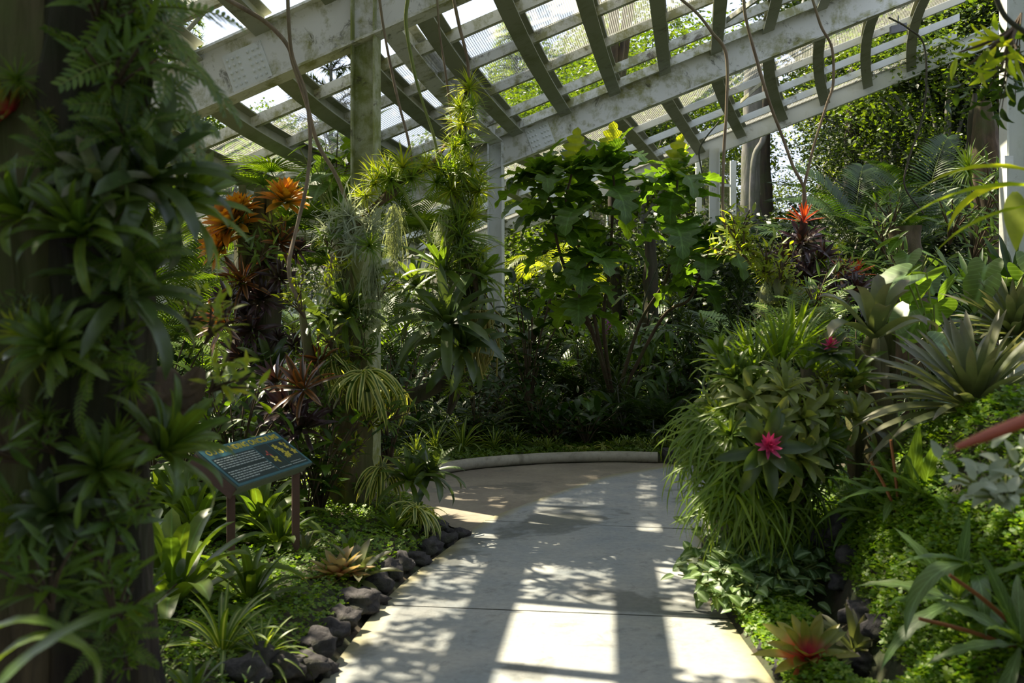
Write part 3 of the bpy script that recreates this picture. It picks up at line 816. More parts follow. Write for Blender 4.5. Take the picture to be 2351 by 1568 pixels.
def frond(mb, base, az, el, L, droop, nl, ll, lw, m=0, mstem=1, vee=.35, segs=10, prof='lance', lseg=4, ldroop=.5, start=.18, rst=.006, tw=0):
    """one pinnate frond; leaflets either side of a bending rachis"""
    base = np.asarray(base, float)
    az_, el_, dr = np.array([az]), np.array([el]), np.array([droop])
    s, sm, pit, a = frames(az_, el_, dr, segs, 1.3, np.array([tw]), 1)
    step = np.stack([np.cos(pit)*np.cos(a), np.cos(pit)*np.sin(a), np.sin(pit)], -1)[0]*L/segs
    P = np.concatenate([[base], base+np.cumsum(step, 0)])
    tube(mb, P, np.linspace(rst, rst*.35, segs+1), 5, mstem, cap=False)
    q = np.linspace(start, .99, nl); x = q*segs; i = np.minimum(x.astype(int), segs-1); fr = (x-i)[:, None]
    B = P[i]*(1-fr)+P[i+1]*fr; pa = a[0][i]; pp = pit[0][i]
    for sg in (1, -1):
        spread = sg*(1.25-.55*q)
        T = np.stack([np.cos(pp)*np.cos(pa), np.cos(pp)*np.sin(pa), np.sin(pp)], -1); S = np.stack([-np.sin(pa), np.cos(pa), 0*pa], -1); Z = np.cross(T, S)
        d = T*np.cos(spread)[:, None]+S*np.sin(spread)[:, None]+Z*vee; d /= np.linalg.norm(d, axis=1, keepdims=True)
        la = np.arctan2(d[:, 1], d[:, 0]); le = np.arcsin(np.clip(d[:, 2], -1, 1))
        blades(mb, B, la, le, ll*np.sin(PI*(.12+.8*q))**.6*U_(.92, 1.05, nl), lw, ldroop, lseg, prof, .15, m, 0, 1.2, roll=-sg*np.sin(pp)*.5)
def palm(nf=9, L=1.1, nl=28, ll=.3, lw=.022, m='leaf', el0=1.3, el1=.3, droop=1.1, trunk=0.0, vee=.3, ldroop=.5):
    mb = MB()
    for i in range(nf):
        q = i/max(1, nf-1)
        frond(mb, (0, 0, trunk), i*GA+rnd.uniform(-.3, .3), el0+(el1-el0)*q, L*rnd.uniform(.85, 1.1), droop*rnd.uniform(.8, 1.2), nl, ll, lw, vee=vee, ldroop=ldroop)
    out = {'fronds': mb.mesh('fronds', [M[m], M['liana_green']])}
    if trunk > .15:
        mb = MB(); tube(mb, [(0, 0, -.1), (.01, 0, trunk*.5), (0, 0, trunk)], [.05, .04, .035], 10, rough=.15); out['trunk'] = mb.mesh('trunk', M['bark_grey'])
    return out
def fern(nf=12, L=.45, nl=16, ll=.07, lw=.018, m='leaf', droop=1.2, el0=1.2, el1=.35):
    return palm(nf, L, nl, ll, lw, m, el0, el1, droop, vee=.05, ldroop=.2)
def fan(nf=7, R_=.45, nb=26, m='leaf', stem=.6, lw=.028):
    mb = MB()
    for i in range(nf):
        az = i*GA+rnd.uniform(-.3, .3); el = rnd.uniform(.5, 1.3); st = stem*rnd.uniform(.7, 1.1)
        d = Vector((math.cos(el)*math.cos(az), math.cos(el)*math.sin(az), math.sin(el))); tip = d*st
        tube(mb, [(0, 0, 0), tuple(d*st*.5+Vector((0, 0, .03))), tuple(tip)], [.008, .006, .005], 5, 1, cap=False)
        T = Vector((d.x, d.y, d.z*.2)).normalized(); S = Vector((-math.sin(az), math.cos(az), 0)); Z = T.cross(S)
        a = np.linspace(-2.3, 2.3, nb); dd = np.array([tuple(T*math.cos(x)+S*math.sin(x)+Z*.25) for x in a]); dd /= np.linalg.norm(dd, axis=1, keepdims=True)
        blades(mb, np.repeat([tuple(tip)], nb, 0), np.arctan2(dd[:, 1], dd[:, 0]), np.arcsin(dd[:, 2]), R_*U_(.85, 1.05, nb), lw, .7, 6, 'lance', .3, 0, 0, 2)
    return {'fronds': mb.mesh('fronds', [M[m], M['liana_green']])}
def leafy(n=40, H=.6, Rr=.35, L=.14, W=.06, m='leaf', prof='ovate', stems=6, droop=.6, segs=5, el=(-.3, .9), mst='bark_brown', fold=.2, lobes=False, wave=0, petiole=.3):
    """bushy plant of several leaning stems set with leaves"""
    mb = MB(); st = MB(); bs = []; az = []; els = []
    for s in range(stems):
        a = s*GA+rnd.uniform(-.4, .4); r = Rr*rnd.uniform(.2, .85); h = H*rnd.uniform(.65, 1.0)
        pts = smooth_path([(0, 0, 0), (math.cos(a)*r*.35, math.sin(a)*r*.35, h*.5), (math.cos(a)*r, math.sin(a)*r, h)], 10)
        tube(st, pts, np.linspace(.008, .004, len(pts)), 5, cap=False)
        k = max(1, n//stems)
        for j in range(k):
            t = .25+.75*(j+1)/k; p = pts[min(len(pts)-1, int(t*(len(pts)-1)))]
            bs.append(tuple(p)); az.append(j*GA+s+rnd.uniform(-.3, .3)); els.append(el[0]+(el[1]-el[0])*t+rnd.uniform(-.25, .25))
    N = len(bs); P0 = np.array(bs); az = np.array(az); els = np.array(els)
    if petiole:
        pl = L*petiole*U_(.6, 1.3, N); d = np.stack([np.cos(els)*np.cos(az), np.cos(els)*np.sin(az), np.sin(els)], -1); P0 = P0+d*pl[:, None]
    blades(mb, P0, az, els, L*U_(.7, 1.15, N), W*U_(.8, 1.1, N), droop*U_(.5, 1.4, N), segs, prof, fold, 0, U_(-.2, .2, N), 1.3, U_(-.3, .3, N), wave)
    return {'foliage': mb.mesh('foliage', M[m]), 'stems': st.mesh('stems', M[mst])}
def heartplant(n=9, H=.6, size=.2, m='leaf_vein', spread=.25, face=None):
    mb = MB(); st = MB(); B = []; az = []; el = []
    for i in range(n):
        a = i*GA+rnd.uniform(-.4, .4); h = H*rnd.uniform(.45, 1.0); r = spread*rnd.uniform(.3, 1.0)
        if face is not None: a = face+rnd.uniform(-1.3, 1.3)
        tip = Vector((math.cos(a)*r, math.sin(a)*r, h))
        tube(st, smooth_path([(0, 0, 0), tuple(tip*.5+Vector((0, 0, .06))), tuple(tip)], 8), .005, 5, cap=False)
        B.append(tuple(tip)); az.append(a+rnd.uniform(-.3, .3)); el.append(rnd.uniform(-1.1, -.3))
    hearts(mb, B, az, el, size*U_(.7, 1.15, n), roll=U_(-.3, .3, n))
    return {'leaves': mb.mesh('leaves', M[m]), 'stems': st.mesh('stems', M['liana_green'])}
def dracaena(stems=4, H=.7, L=.28, W=.035, n=26, m='leaf_strap', spread=.15, droop=1.2):
    mb = MB(); st = MB()
    for s in range(stems):
        a = s*GA; h = H*rnd.uniform(.4, 1); r = spread*rnd.uniform(.3, 1); top = (math.cos(a)*r, math.sin(a)*r, h)
        tube(st, [(0, 0, 0), (top[0]*.6, top[1]*.6, h*.5), top], .009, 6, cap=False)
        k = n; i = np.arange(k); q = i/(k-1); az = i*GA
        base = np.stack([top[0]*(1-.2*q), top[1]*(1-.2*q), h*(1-.35*q)], -1)
        blades(mb, base, az, 1.35-1.15*q+U_(-.1, .1, k), L*U_(.75, 1.1, k), W, droop*(.5+.6*q), 6, 'strappoint', .25, 0, 0, 1.4)
    return {'leaves': mb.mesh('leaves', M[m]), 'stems': st.mesh('stems', M['bark_grey'])}
def bouquet_flower(L=.05, n=18, m='flower_pink'):
    mb = MB(); i = np.arange(n); az = i*GA; q = i/(n-1)
    blades(mb, np.stack([0*q, 0*q, .02*(1-q)], -1), az, 1.4-1.3*q, L*U_(.8, 1.15, n), L*.26, -.2, 4, 'lance', .25)
    return mb.mesh('flower', M[m])
def clover_mesh(pts, size=.012, nrm=None, m='clover', h=(.0, .05)):
    """three round leaflets on every point"""
    mb = MB(); pts = np.asarray(pts, float); N = len(pts)
    pts = pts+np.stack([0*pts[:, 0], 0*pts[:, 0], U_(h[0], h[1], N)], -1)
    tv = [(0, 0, 0), (.55, .5, .06), (1.05, .38, .0), (.95, 0, -.05), (1.05, -.38, 0), (.55, -.5, .06)]
    tf = [(0, 3, 2, 1), (0, 5, 4, 3)]; tuv = [(.5, 0), (0, .5), (.2, 1), (.5, .9), (.8, 1), (1, .5)]
    a0 = U_(0, 2*PI, N); tilt = U_(-.8, .8, (N, 2)); sc = size*U_(.7, 1.25, N)
    for k in range(3):
        a = a0+k*2*PI/3
        T = np.stack([np.cos(a), np.sin(a), tilt[:, 0]*np.cos(a)+tilt[:, 1]*np.sin(a)], -1); S = np.stack([-np.sin(a), np.cos(a), -tilt[:, 0]*np.sin(a)+tilt[:, 1]*np.cos(a)], -1)
        stamp(mb, tv, tf, tuv, pts, T, S, sc)
    return mb
def leafcloud(mb, centers, n, r, size, m=0, flat=.7, updir=.5, prof=None):
    """n small folded leaves around every clump centre"""
    C = np.repeat(np.asarray(centers, float), n, 0); N = len(C)
    d = rg.normal(size=(N, 3)); d /= np.linalg.norm(d, axis=1, keepdims=True); rr = r*U_(.2, 1, N)**.5
    P = C+d*rr[:, None]*np.array([1, 1, flat])
    T = rg.normal(size=(N, 3)); T[:, 2] = T[:, 2]*.5-.25; S = rg.normal(size=(N, 3)); S[:, 2] *= (1-updir)
    tv = [(0, 0, 0), (.45, .26, .05), (1, 0, -.06), (.45, -.26, .05), (.5, 0, -.03)]
    tf = [(0, 4, 2, 1), (0, 3, 2, 4)]; tuv = [(.5, 0), (0, .5), (.5, 1), (1, .5), (.5, .5)]
    stamp(mb, tv, tf, tuv, P, T, S, size*U_(.65, 1.2, N), m)
def tree_mesh(H=7, crown=(2.2, 2.0), n_cl=110, per=110, size=.11, m='bg_leaf', trunk_r=.14, low=.35, bark='bark_grey', seed=0, lean=0.0):
    """crown of leaf clumps carried by a trunk with boughs; origin at the foot"""
    rr = random.Random(seed); mb = MB(); cs = []; tb = MB()
    cz = H-crown[1]
    for i in range(n_cl):
        th = rr.uniform(0, 2*PI); ph = math.acos(rr.uniform(-1, 1)); k = rr.uniform(.45, 1)**.6
        z = cz+crown[1]*math.cos(ph)*k
        if z < H*low: z = rr.uniform(H*low, H*.7)
        cs.append((lean+crown[0]*math.sin(ph)*math.cos(th)*k, crown[0]*math.sin(ph)*math.sin(th)*k, z))
    leafcloud(mb, cs, per, crown[0]*.24, size)
    tube(tb, smooth_path([(0, 0, -.3), (rr.uniform(-.15, .15), rr.uniform(-.1, .1), H*.35), (lean*.75+rr.uniform(-.3, .3), rr.uniform(-.2, .2), H*.8)], 12), np.linspace(trunk_r, trunk_r*.3, 13), 10, rough=.15, seed=seed)
    for i in range(9):
        c = cs[i*7 % len(cs)]; z0 = H*rr.uniform(.3, .6)
        tube(tb, smooth_path([(0, 0, z0), (c[0]*.5, c[1]*.5, (z0+c[2])/2+.1), c], 8), np.linspace(trunk_r*.35, .015, 9), 5, cap=False)
    return {'crown': mb.mesh('crown', M[m]), 'trunk': tb.mesh('trunk', M[bark])}
def conifer_mesh(H=8, R0=2.0, m='bg_leaf_lite', tiers=26, seed=1, needle=.22, droop=.3, sparse=False, bark='bark_grey'):
    rr = random.Random(seed); mb = MB(); tb = MB()
    tube(tb, [(0, 0, -.3), (0, 0, H*.5), (0, 0, H)], [.12, .08, .02], 8)
    for t in range(tiers):
        q = t/tiers; z = H*(.25+.75*q); rad = R0*(1-q)**.8+.15
        nb = 7 if not sparse else 6
        for b in range(nb):
            a = b*2*PI/nb+t*.9+rr.uniform(-.2, .2); L = rad*rr.uniform(.75, 1.1)
            n = 9; P = [np.array((math.cos(a)*L*k/n, math.sin(a)*L*k/n, z+L*.18*math.sin(k/n*2)-droop*L*(k/n)**2)) for k in range(n+1)]
            tube(tb, P, np.linspace(.02, .005, n+1), 4, cap=False)
            N = 110 if not sparse else 90; x = U_(.15, 1, N)*n; i = np.minimum(x.astype(int), n-1); Pn = np.array(P); B = Pn[i]+(Pn[i+1]-Pn[i])*(x-i)[:, None]
            blades(mb, B, a+U_(-1.2, 1.2, N), U_(-.6, .9, N), needle*U_(.6, 1.1, N), .02 if not sparse else .03, .4, 2, 'needle', .1)
    return {'crown': mb.mesh('crown', M[m]), 'trunk': tb.mesh('trunk', M[bark])}

# ------------------------------------------------------------------ placing
KINDS = {}
def kind(name, obj_name, cat, fn, variants=3): KINDS[name] = dict(n=obj_name, c=cat, f=fn, v=variants, cache=[], i=0)
def put(k, loc, s=1.0, label=None, group=None, up=(0, 0, 1), spin=None, flower=None, cat=None, name=None):
    K = KINDS[k]
    if len(K['cache']) < K['v']: K['cache'].append(K['f']())
    parts = K['cache'][K['i'] % len(K['cache'])]; K['i'] += 1
    it = list(parts.items())
    multi = len(it) > 1 or flower
    root = bpy.data.objects.new(name or K['n'], None if multi else it[0][1]); COL.objects.link(root)
    if multi: root.empty_display_size = .05
    root.location = Vector(loc)
    q = Vector((0, 0, 1)).rotation_difference(Vector(up).normalized()) @ Quaternion((0, 0, 1), rnd.uniform(0, 2*PI) if spin is None else spin)
    root.rotation_mode = 'QUATERNION'; root.rotation_quaternion = q
    root.scale = (s, s, s)
    for pn, me in (it if multi else []):
        c = bpy.data.objects.new(pn, me); COL.objects.link(c); c.parent = root
    tag(root, label, cat or K['c'], group)
    if flower:
        me, h = flower
        c = bpy.data.objects.new('flower', me); COL.objects.link(c); c.parent = root; c.location = (0, 0, h)
    return root
def pa(k, px, py, D, s=1.0, label=None, group=None, up=(0, 0, 1), **kw): return put(k, at(px, py, D), s, label, group, up, **kw)
def pg(k, px, D, s=1.0, label=None, group=None, up=(0, 0, 1), dz=0, **kw):
    """foot on the ground at depth D below picture column px"""
    x = (px-CX)/FPX*D; return put(k, (x, D, G(x, D)-.01+dz), s, label, group, up, **kw)

kind('brom', 'bromeliad', 'bromeliad', lambda: rosette(24, .34, .05, 1.35, -.1, 1.3, m='leaf_strap'))
kind('brom_blue', 'bromeliad', 'bromeliad', lambda: rosette(22, .40, .065, 1.3, -.1, 1.6, m='leaf_blue'))
kind('brom_pale', 'bromeliad', 'bromeliad', lambda: rosette(16, .30, .062, 1.25, 0, 1.5, m='leaf_pale', fold=.3))
kind('brom_grey', 'bromeliad', 'bromeliad', lambda: rosette(16, .32, .07, 1.25, .1, 1.3, m='leaf_grey', fold=.35))
kind('brom_vase', 'bromeliad', 'bromeliad', lambda: rosette(12, .36, .075, 1.4, .55, 2.0, m='leaf_grey', fold=.35, segs=9, power=4), 1)
kind('brom_copper', 'bromeliad', 'bromeliad', lambda: rosette(24, .16, .05, 1.1, .05, .4, 'strappoint', 'leaf_copper', .3), 1)
kind('brom_orange', 'bromeliad', 'bromeliad', lambda: rosette(46, .16, .046, 1.35, .05, .45, 'strappoint', 'leaf_orange', .3))
kind('brom_maroon', 'bromeliad', 'bromeliad', lambda: rosette(26, .20, .032, 1.3, 0, .7, 'strappoint', 'leaf_maroon', .3))
kind('brom_bronze', 'bromeliad', 'bromeliad', lambda: rosette(20, .30, .045, 1.3, -.1, .6, 'strappoint', 'leaf_bronze', .35))
kind('brom_red', 'bromeliad', 'bromeliad', lambda: rosette(20, .24, .022, 1.4, .1, .3, 'strappoint', 'leaf_red', .35))
kind('brom_blush', 'bromeliad', 'bromeliad', lambda: rosette(26, .17, .042, 1.2, .1, .5, 'strappoint', 'leaf_blush', .3))
kind('brom_small', 'bromeliad', 'bromeliad', lambda: rosette(22, .17, .03, 1.2, .0, .7, 'strappoint', 'leaf_grey', .3))
kind('brom_giant', 'bromeliad', 'bromeliad', lambda: rosette(76, .60, .058, 1.35, -.05, .75, 'strappoint', 'leaf_grey', .3, 8, .05, 1.6), 1)
kind('lily', 'crinum_lily', 'lily', lambda: rosette(26, .50, .075, 1.45, .12, 1.7, m='leaf_strap', fold=.22, segs=10, power=2.6, up=0), 3)
kind('liriope', 'striped_leaf_clump', 'plant', lambda: rosette(34, .40, .026, 1.35, .1, 2.0, 'strappoint', 'leaf_centre', .25, 8, .03, 1.3), 3)
kind('spider', 'spider_plant', 'spider plant', lambda: hanging(44, .36, .034, 'leaf_var', .02, .7, 2.7, 8, 'strappoint', .25, .7))
kind('tuft', 'air_plant', 'air plant', lambda: airplant(60, .18, .014, 'leaf_lite'))
kind('tuft_green', 'air_plant', 'air plant', lambda: airplant(64, .20, .014, 'leaf_grass'))
kind('tuft_silver', 'air_plant', 'air plant', lambda: curly(), 3)
kind('tuft_small', 'air_plant', 'air plant', lambda: airplant(26, .09, .010, 'leaf_lite', el1=-.2, prof='lance'))
kind('moss', 'hanging_moss', 'moss', lambda: moss(), 3)
kind('roots', 'hanging_aerial_roots', 'roots', lambda: rootlets(), 1)
kind('grass', 'hanging_grass_clump', 'grass', lambda: hanging(80, .42, .019, 'leaf_grass', .06, .7, 2.5, 8), 3)
kind('grass_up', 'grassy_orchid_clump', 'plant', lambda: rosette(44, .30, .024, 1.5, .5, .7, 'grass', 'leaf_grass', .2, 5, .06), 3)
kind('orchid', 'orchid_clump', 'orchid', lambda: leafy(34, .22, .14, .10, .026, 'leaf_lite', 'lance', 6, .5), 3)
kind('orchid_dark', 'orchid_clump', 'orchid', lambda: leafy(40, .30, .18, .13, .024, 'leaf', 'lance', 7, .6), 3)
kind('paddle', 'strap_leaved_fern', 'fern', lambda: rosette(13, .42, .060, 1.3, -.2, 1.0, 'lance', 'leaf_vein', .12, 12, .02, 1.3, wave=.22), 3)
kind('hangpaddle', 'drooping_anthurium', 'plant', lambda: hanging(12, .42, .075, 'leaf_vein', .04, .2, 1.7, 10, 'lance', .12, .7), 3)
kind('bigleaf', 'broad_leaved_shrub', 'shrub', lambda: leafy(46, .7, .38, .20, .075, 'leaf', 'ovate', 7, .9), 3)
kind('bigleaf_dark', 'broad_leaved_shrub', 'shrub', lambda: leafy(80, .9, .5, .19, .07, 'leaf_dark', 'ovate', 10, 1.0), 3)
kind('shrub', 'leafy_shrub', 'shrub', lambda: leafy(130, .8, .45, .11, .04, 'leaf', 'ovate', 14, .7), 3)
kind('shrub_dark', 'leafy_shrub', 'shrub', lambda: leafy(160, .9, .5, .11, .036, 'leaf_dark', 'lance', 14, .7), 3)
kind('peace', 'low_leafy_plant', 'plant', lambda: leafy(56, .30, .35, .20, .06, 'leaf_dark', 'lance', 12, .9), 3)
kind('heart', 'heart_leaved_philodendron', 'philodendron', lambda: heartplant(9, .5, .15), 3)
kind('heart_big', 'heart_leaved_philodendron', 'philodendron', lambda: heartplant(8, .6, .19, face=-PI/2), 3)
kind('palm', 'feather_palm', 'palm', lambda: palm(11, 1.15, 34, .30, .020), 3)
kind('palm_dark', 'feather_palm', 'palm', lambda: palm(10, 1.2, 34, .28, .026, 'leaf_dark'), 2)  # leaf colour darkened in place of shade
kind('palm_lite', 'feather_palm', 'palm', lambda: palm(9, 1.0, 28, .34, .022, 'leaf_lite', droop=2.0, ldroop=1.2), 2)
kind('fan', 'fan_palm', 'fan palm', lambda: fan(), 3)
kind('fern', 'fern', 'fern', lambda: fern(), 3)
kind('fern_dark', 'fern', 'fern', lambda: fern(12, .6, 18, .09, .022, 'leaf_dark'), 2)
kind('drac', 'dracaena', 'dracaena', lambda: dracaena(), 3)
kind('drac_blue', 'dracaena', 'dracaena', lambda: dracaena(m='leaf_blue', L=.22, W=.03), 3)
kind('syng', 'arrowhead_vine', 'plant', lambda: leafy(90, .16, .26, .085, .055, 'leaf_syng', 'ovate', 22, .9, el=(-.6, .5), mst='liana_green'), 3)
kind('cover', 'low_leafy_plant', 'plant', lambda: leafy(60, .14, .22, .07, .024, 'leaf_centre', 'lance', 14, .6, mst='liana_green'), 3)
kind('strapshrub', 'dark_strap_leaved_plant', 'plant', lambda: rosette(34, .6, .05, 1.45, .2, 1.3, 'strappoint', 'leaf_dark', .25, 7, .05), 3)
kind('bg', 'background_tree', 'tree', lambda: tree_mesh(seed=rnd.randint(0, 999)), 3)
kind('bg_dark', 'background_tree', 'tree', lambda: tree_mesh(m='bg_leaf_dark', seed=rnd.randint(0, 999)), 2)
kind('bg_lite', 'background_tree', 'tree', lambda: tree_mesh(m='bg_leaf_lite', per=80, seed=rnd.randint(0, 999)), 2)
kind('bush', 'background_bush', 'bush', lambda: tree_mesh(2.6, (1.3, 1.3), 60, 110, .10, trunk_r=.05, low=.05, seed=rnd.randint(0, 999)), 3)
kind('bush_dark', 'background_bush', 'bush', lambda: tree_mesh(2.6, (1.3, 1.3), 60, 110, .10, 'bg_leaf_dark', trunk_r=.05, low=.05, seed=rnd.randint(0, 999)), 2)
kind('conifer', 'conifer', 'tree', lambda: conifer_mesh(), 1)
kind('araucaria', 'conifer', 'tree', lambda: conifer_mesh(9, 2.4, 'bg_leaf_dark', 14, 4, .3, -.1, True), 1)

# ------------------------------------------------------------------ wooded background
def bgt(k, px, D, s, label, group, z=None):
    x = (px-CX)/FPX*D
    zz = G(x, D)
    zz += FAR(x, D)
    return put(k, (x, D, zz-.1), s, label, group)
gR = 'dark trees rising behind the right half of the roof'
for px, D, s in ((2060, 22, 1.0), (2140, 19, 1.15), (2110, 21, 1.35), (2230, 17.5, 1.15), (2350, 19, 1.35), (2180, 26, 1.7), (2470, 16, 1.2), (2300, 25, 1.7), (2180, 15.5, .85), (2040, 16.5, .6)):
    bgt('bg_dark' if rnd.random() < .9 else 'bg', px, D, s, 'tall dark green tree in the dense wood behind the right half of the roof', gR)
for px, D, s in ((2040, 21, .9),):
    bgt('bg_lite', px, D, s, 'sunlit yellow-green tree among the dark trees at the right', None)  # lighter leaf colour stands in for sunlit highlights in the wood
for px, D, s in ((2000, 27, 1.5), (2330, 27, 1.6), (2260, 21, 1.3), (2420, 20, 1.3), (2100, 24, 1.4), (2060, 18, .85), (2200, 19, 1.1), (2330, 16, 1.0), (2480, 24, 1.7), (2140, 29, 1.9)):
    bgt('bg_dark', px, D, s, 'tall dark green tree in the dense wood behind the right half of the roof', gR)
gC = 'trees standing behind the middle of the roof'
for px, D, s in ((1130, 24, .92), (1250, 21, .88), (1370, 23, 1.0), (1480, 20, .92), (1530, 22, 1.05), (1590, 25, 1.0), (1490, 27, 1.3), (1320, 28, 1.2)):
    bgt('bg', px, D, s, 'green tree behind the middle of the roof, seen through its wire mesh', gC)
gL = 'trees standing behind the left half of the roof'
for px, D, s in ((-60, 20, 1.0), (120, 18, .8), (250, 22, .85), (380, 19, .80), (470, 24, .84), (590, 20, .77), (700, 23, .72), (820, 20, .66), (930, 22, .66), (1040, 21, .70)):
    bgt(rnd.choice(['bg', 'bg', 'bg_lite']), px, D, s, 'leafy green tree behind the left half of the roof', gL)
bgt('araucaria', 760, 21, .83, 'dark whorled conifer against the white sky, left of the thick stained column', None)
bgt('conifer', 1185, 24, 1.06, 'bright feathery conifer rising into the sky at the top of the picture', None)
bgt('conifer', 1400, 25, 1.05, 'feathery conifer top seen through the mesh right of the sky gap', None)
bgt('conifer', 395, 20, 1.02, 'conifer at upper left seen through the roof mesh beside the bare pole', None)
for i in range(17):
    px = -80+i*100+rnd.uniform(-30, 30); D = rnd.uniform(14.5, 18.5)
    if 330 < px < 1150 or px < 330: pass
    bgt('bush_dark' if rnd.random() < .55 else 'bush', px, D, rnd.uniform(.75, 1.1) if px > 1100 else rnd.uniform(.55, .85), 'dense green bush in the thicket behind the shade house', 'bushes in the thicket behind the shade house')
for i in range(12):
    px = 1650+i*70+rnd.uniform(-20, 20); D = rnd.uniform(12.5, 16)
    bgt('bush_dark', px, D, rnd.uniform(.8, 1.15), 'dark bush under the tall trees at the right', 'dark bushes under the right-hand trees')
bgt('bg_lite', 1850, 20, .55, 'low sunlit tree closing the lower right of the bright sky gap', None)
bgt('bush', 1790, 15.5, .85, 'green bush closing the bottom of the bright sky gap', None)
# unseen trees and bushes added to shade the path and foreground
kind('shade_tree', 'overhanging_tree', 'tree', lambda: tree_mesh(9.6, (1.5, 1.2), 70, 120, .12, 'bg_leaf', .16, .66, seed=5, lean=3.4), 1)
kind('shade_round', 'overhanging_tree', 'tree', lambda: tree_mesh(9.0, (2.6, 3.2), 120, 110, .13, 'bg_leaf_dark', .16, .3, seed=6), 2)
for x, y, s, a in ((-6.9, 11.75, 1.0, .05), (-6.9, 14.3, 1.0, -.05)):
    put('shade_tree', (x, y, 0), s, 'unseen tall tree added to lean over the left side of the roof for shade', 'unseen shade trees added left of the roof', spin=a)
for x, y, s in ((-4.4, 3.2, .95), (-5.0, .6, 1.0), (-1.8, -4.6, 1.05), (2.4, -5.0, 1.0), (-4.9, -2.6, 1.0), (5.4, -2.0, 1.0), (6.2, 1.8, .9)):
    put('shade_round', (x, y, 0), s, 'dense dark tree standing round the viewer, outside the picture', 'dense trees round the viewer')
for x, y, s in ((-2.7, .9, .8), (-2.5, -.9, .9), (-3.5, 2.5, .8), (2.5, -.9, .8), (2.9, .9, .8), (-.9, -3.2, .9), (1.2, -3.2, .9)):
    put('bush_dark', (x, y, G(x, y)), s, 'dense dark unseen bush added behind the viewer to darken the foreground', 'unseen bushes added behind the viewer')
mb = MB(); cs = []  # unseen creeper added to block sun; gaps left for the path's sun patches
for k in range(-6, 7):
    for q in np.arange(.21, 1.0, .05):
        if (k in (-2, -1) and .30 < q < .50) or (k == -2 and .5 < q < .62): continue
        for j in range(3):
            if (k < -3 or k > 1) and rnd.random() < .62: continue
            if k == -3 and rnd.random() < .3: continue
            c = onb(secZA((k+(j+.5)/3)*SP-.14), min(1, q+rnd.uniform(-.015, .015))); cs.append((c.x, c.y, c.z+.2))
    for q in np.arange(0, 1.0, .05):
        for j in range(2):
            c = onb(secYZ((k+rnd.random())*SP), q); cs.append((c.x, c.y, c.z+.2))
leafcloud(mb, cs, 46, .17, .10, flat=.35)
tag(mb.build('shade_creeper', M['bg_leaf']), 'leafy creeper added over the unseen near roof to shade the path', 'vine', kind='stuff')
# tree trunks behind the garden
def trunk_obj(name, label, cat, pts, rad, m, sides=14, rough=.15, flute=0, n=24, group=None, seed=1, nfl=5):
    P = [Vector(p) for p in pts]; base = P[0].copy(); mb = MB()
    S = smooth_path([p-base for p in P], n); r = np.interp(np.linspace(0, 1, len(S)), np.linspace(0, 1, len(rad)), rad)
    tube(mb, S, r, sides, rough=rough, seed=seed, flute=flute, nfl=nfl)
    o = mb.build(name, M[m]); o.location = base; tag(o, label, cat, group); return o
def gp(px, D, dz=-.1): x = (px-CX)/FPX*D; return Vector((x, D, G(x, D)+dz))
trunk_obj('bare_tree', 'pale grey tree trunk beside the white trellis at the right', 'tree trunk', [gp(1722, 17), at(1722, 500, 17), at(1728, 250, 17), at(1732, 60, 17)], [.20, .17, .15, .13], 'bark_grey')
trunk_obj('bare_tree', 'dark forked tree trunk between the pale trunk and the bright sky gap', 'tree trunk', [gp(1765, 18), at(1758, 500, 18), at(1752, 330, 18), at(1770, 150, 18)], [.19, .15, .13, .1], 'bark_dark')
trunk_obj('bare_tree', 'slim leaning grey trunk crossing the sky gap', 'tree trunk', [gp(1735, 16.6), at(1727, 420, 16.6), at(1752, 320, 16.6), at(1775, 250, 16.6)], [.06, .05, .05, .04], 'bark_grey')
trunk_obj('bare_tree', 'dark tree trunk in the wood, under the roof edge at the upper right', 'tree trunk', [gp(1960, 17), at(1958, 420, 17), at(1965, 200, 17), at(1970, 30, 17)], [.19, .16, .13, .1], 'bark_dark')
kind('tall_tree', 'overhanging_tree', 'tree', lambda: tree_mesh(11.5, (2.2, 1.6), 80, 120, .12, 'bg_leaf_dark', .13, .7, seed=12, lean=2.0, bark='bark_dark'), 1)  # unseen leaning crown added to shade the right-hand slope
put('tall_tree', (1.52, 14.6, G(1.5, 14.6)), 1.0, 'tall dark-trunked tree rising between the stems of the lobed-leaf shrub', spin=-1.65)
trunk_obj('bare_pole', 'bare pale pole seen through the roof mesh at upper left', 'pole', [gp(372, 19), at(372, 200, 19), at(375, -60, 19)], [.12, .11, .10], 'bark_grey')
trunk_obj('bare_tree', 'pale slender trunk under the roof at left, among leaves', 'tree trunk', [gp(445, 16), at(440, 320, 16), at(415, 235, 16), at(400, 200, 16)], [.07, .06, .05, .04], 'bark_grey')
trunk_obj('stump', 'tall weathered broken stump near the right-hand column', 'stump', [gp(2275, 9.5), at(2270, 480, 9.5), at(2262, 340, 9.5), at(2258, 235, 9.5)], [.16, .13, .12, .07], 'bark_brown', 20, .3, .12)
trunk_obj('stump', 'thin broken snag left of the tall weathered stump', 'stump', [gp(2238, 9.7), at(2240, 480, 9.7), at(2232, 300, 9.7), at(2238, 215, 9.7)], [.07, .06, .05, .02], 'bark_dark', 12, .3)
trunk_obj('stump', 'mossy upright stump behind the lobed-leaf shrub', 'stump', [gp(1495, 13), at(1495, 650, 13), at(1492, 550, 13)], [.10, .09, .07], 'bark_dark', 18, .3, .15)

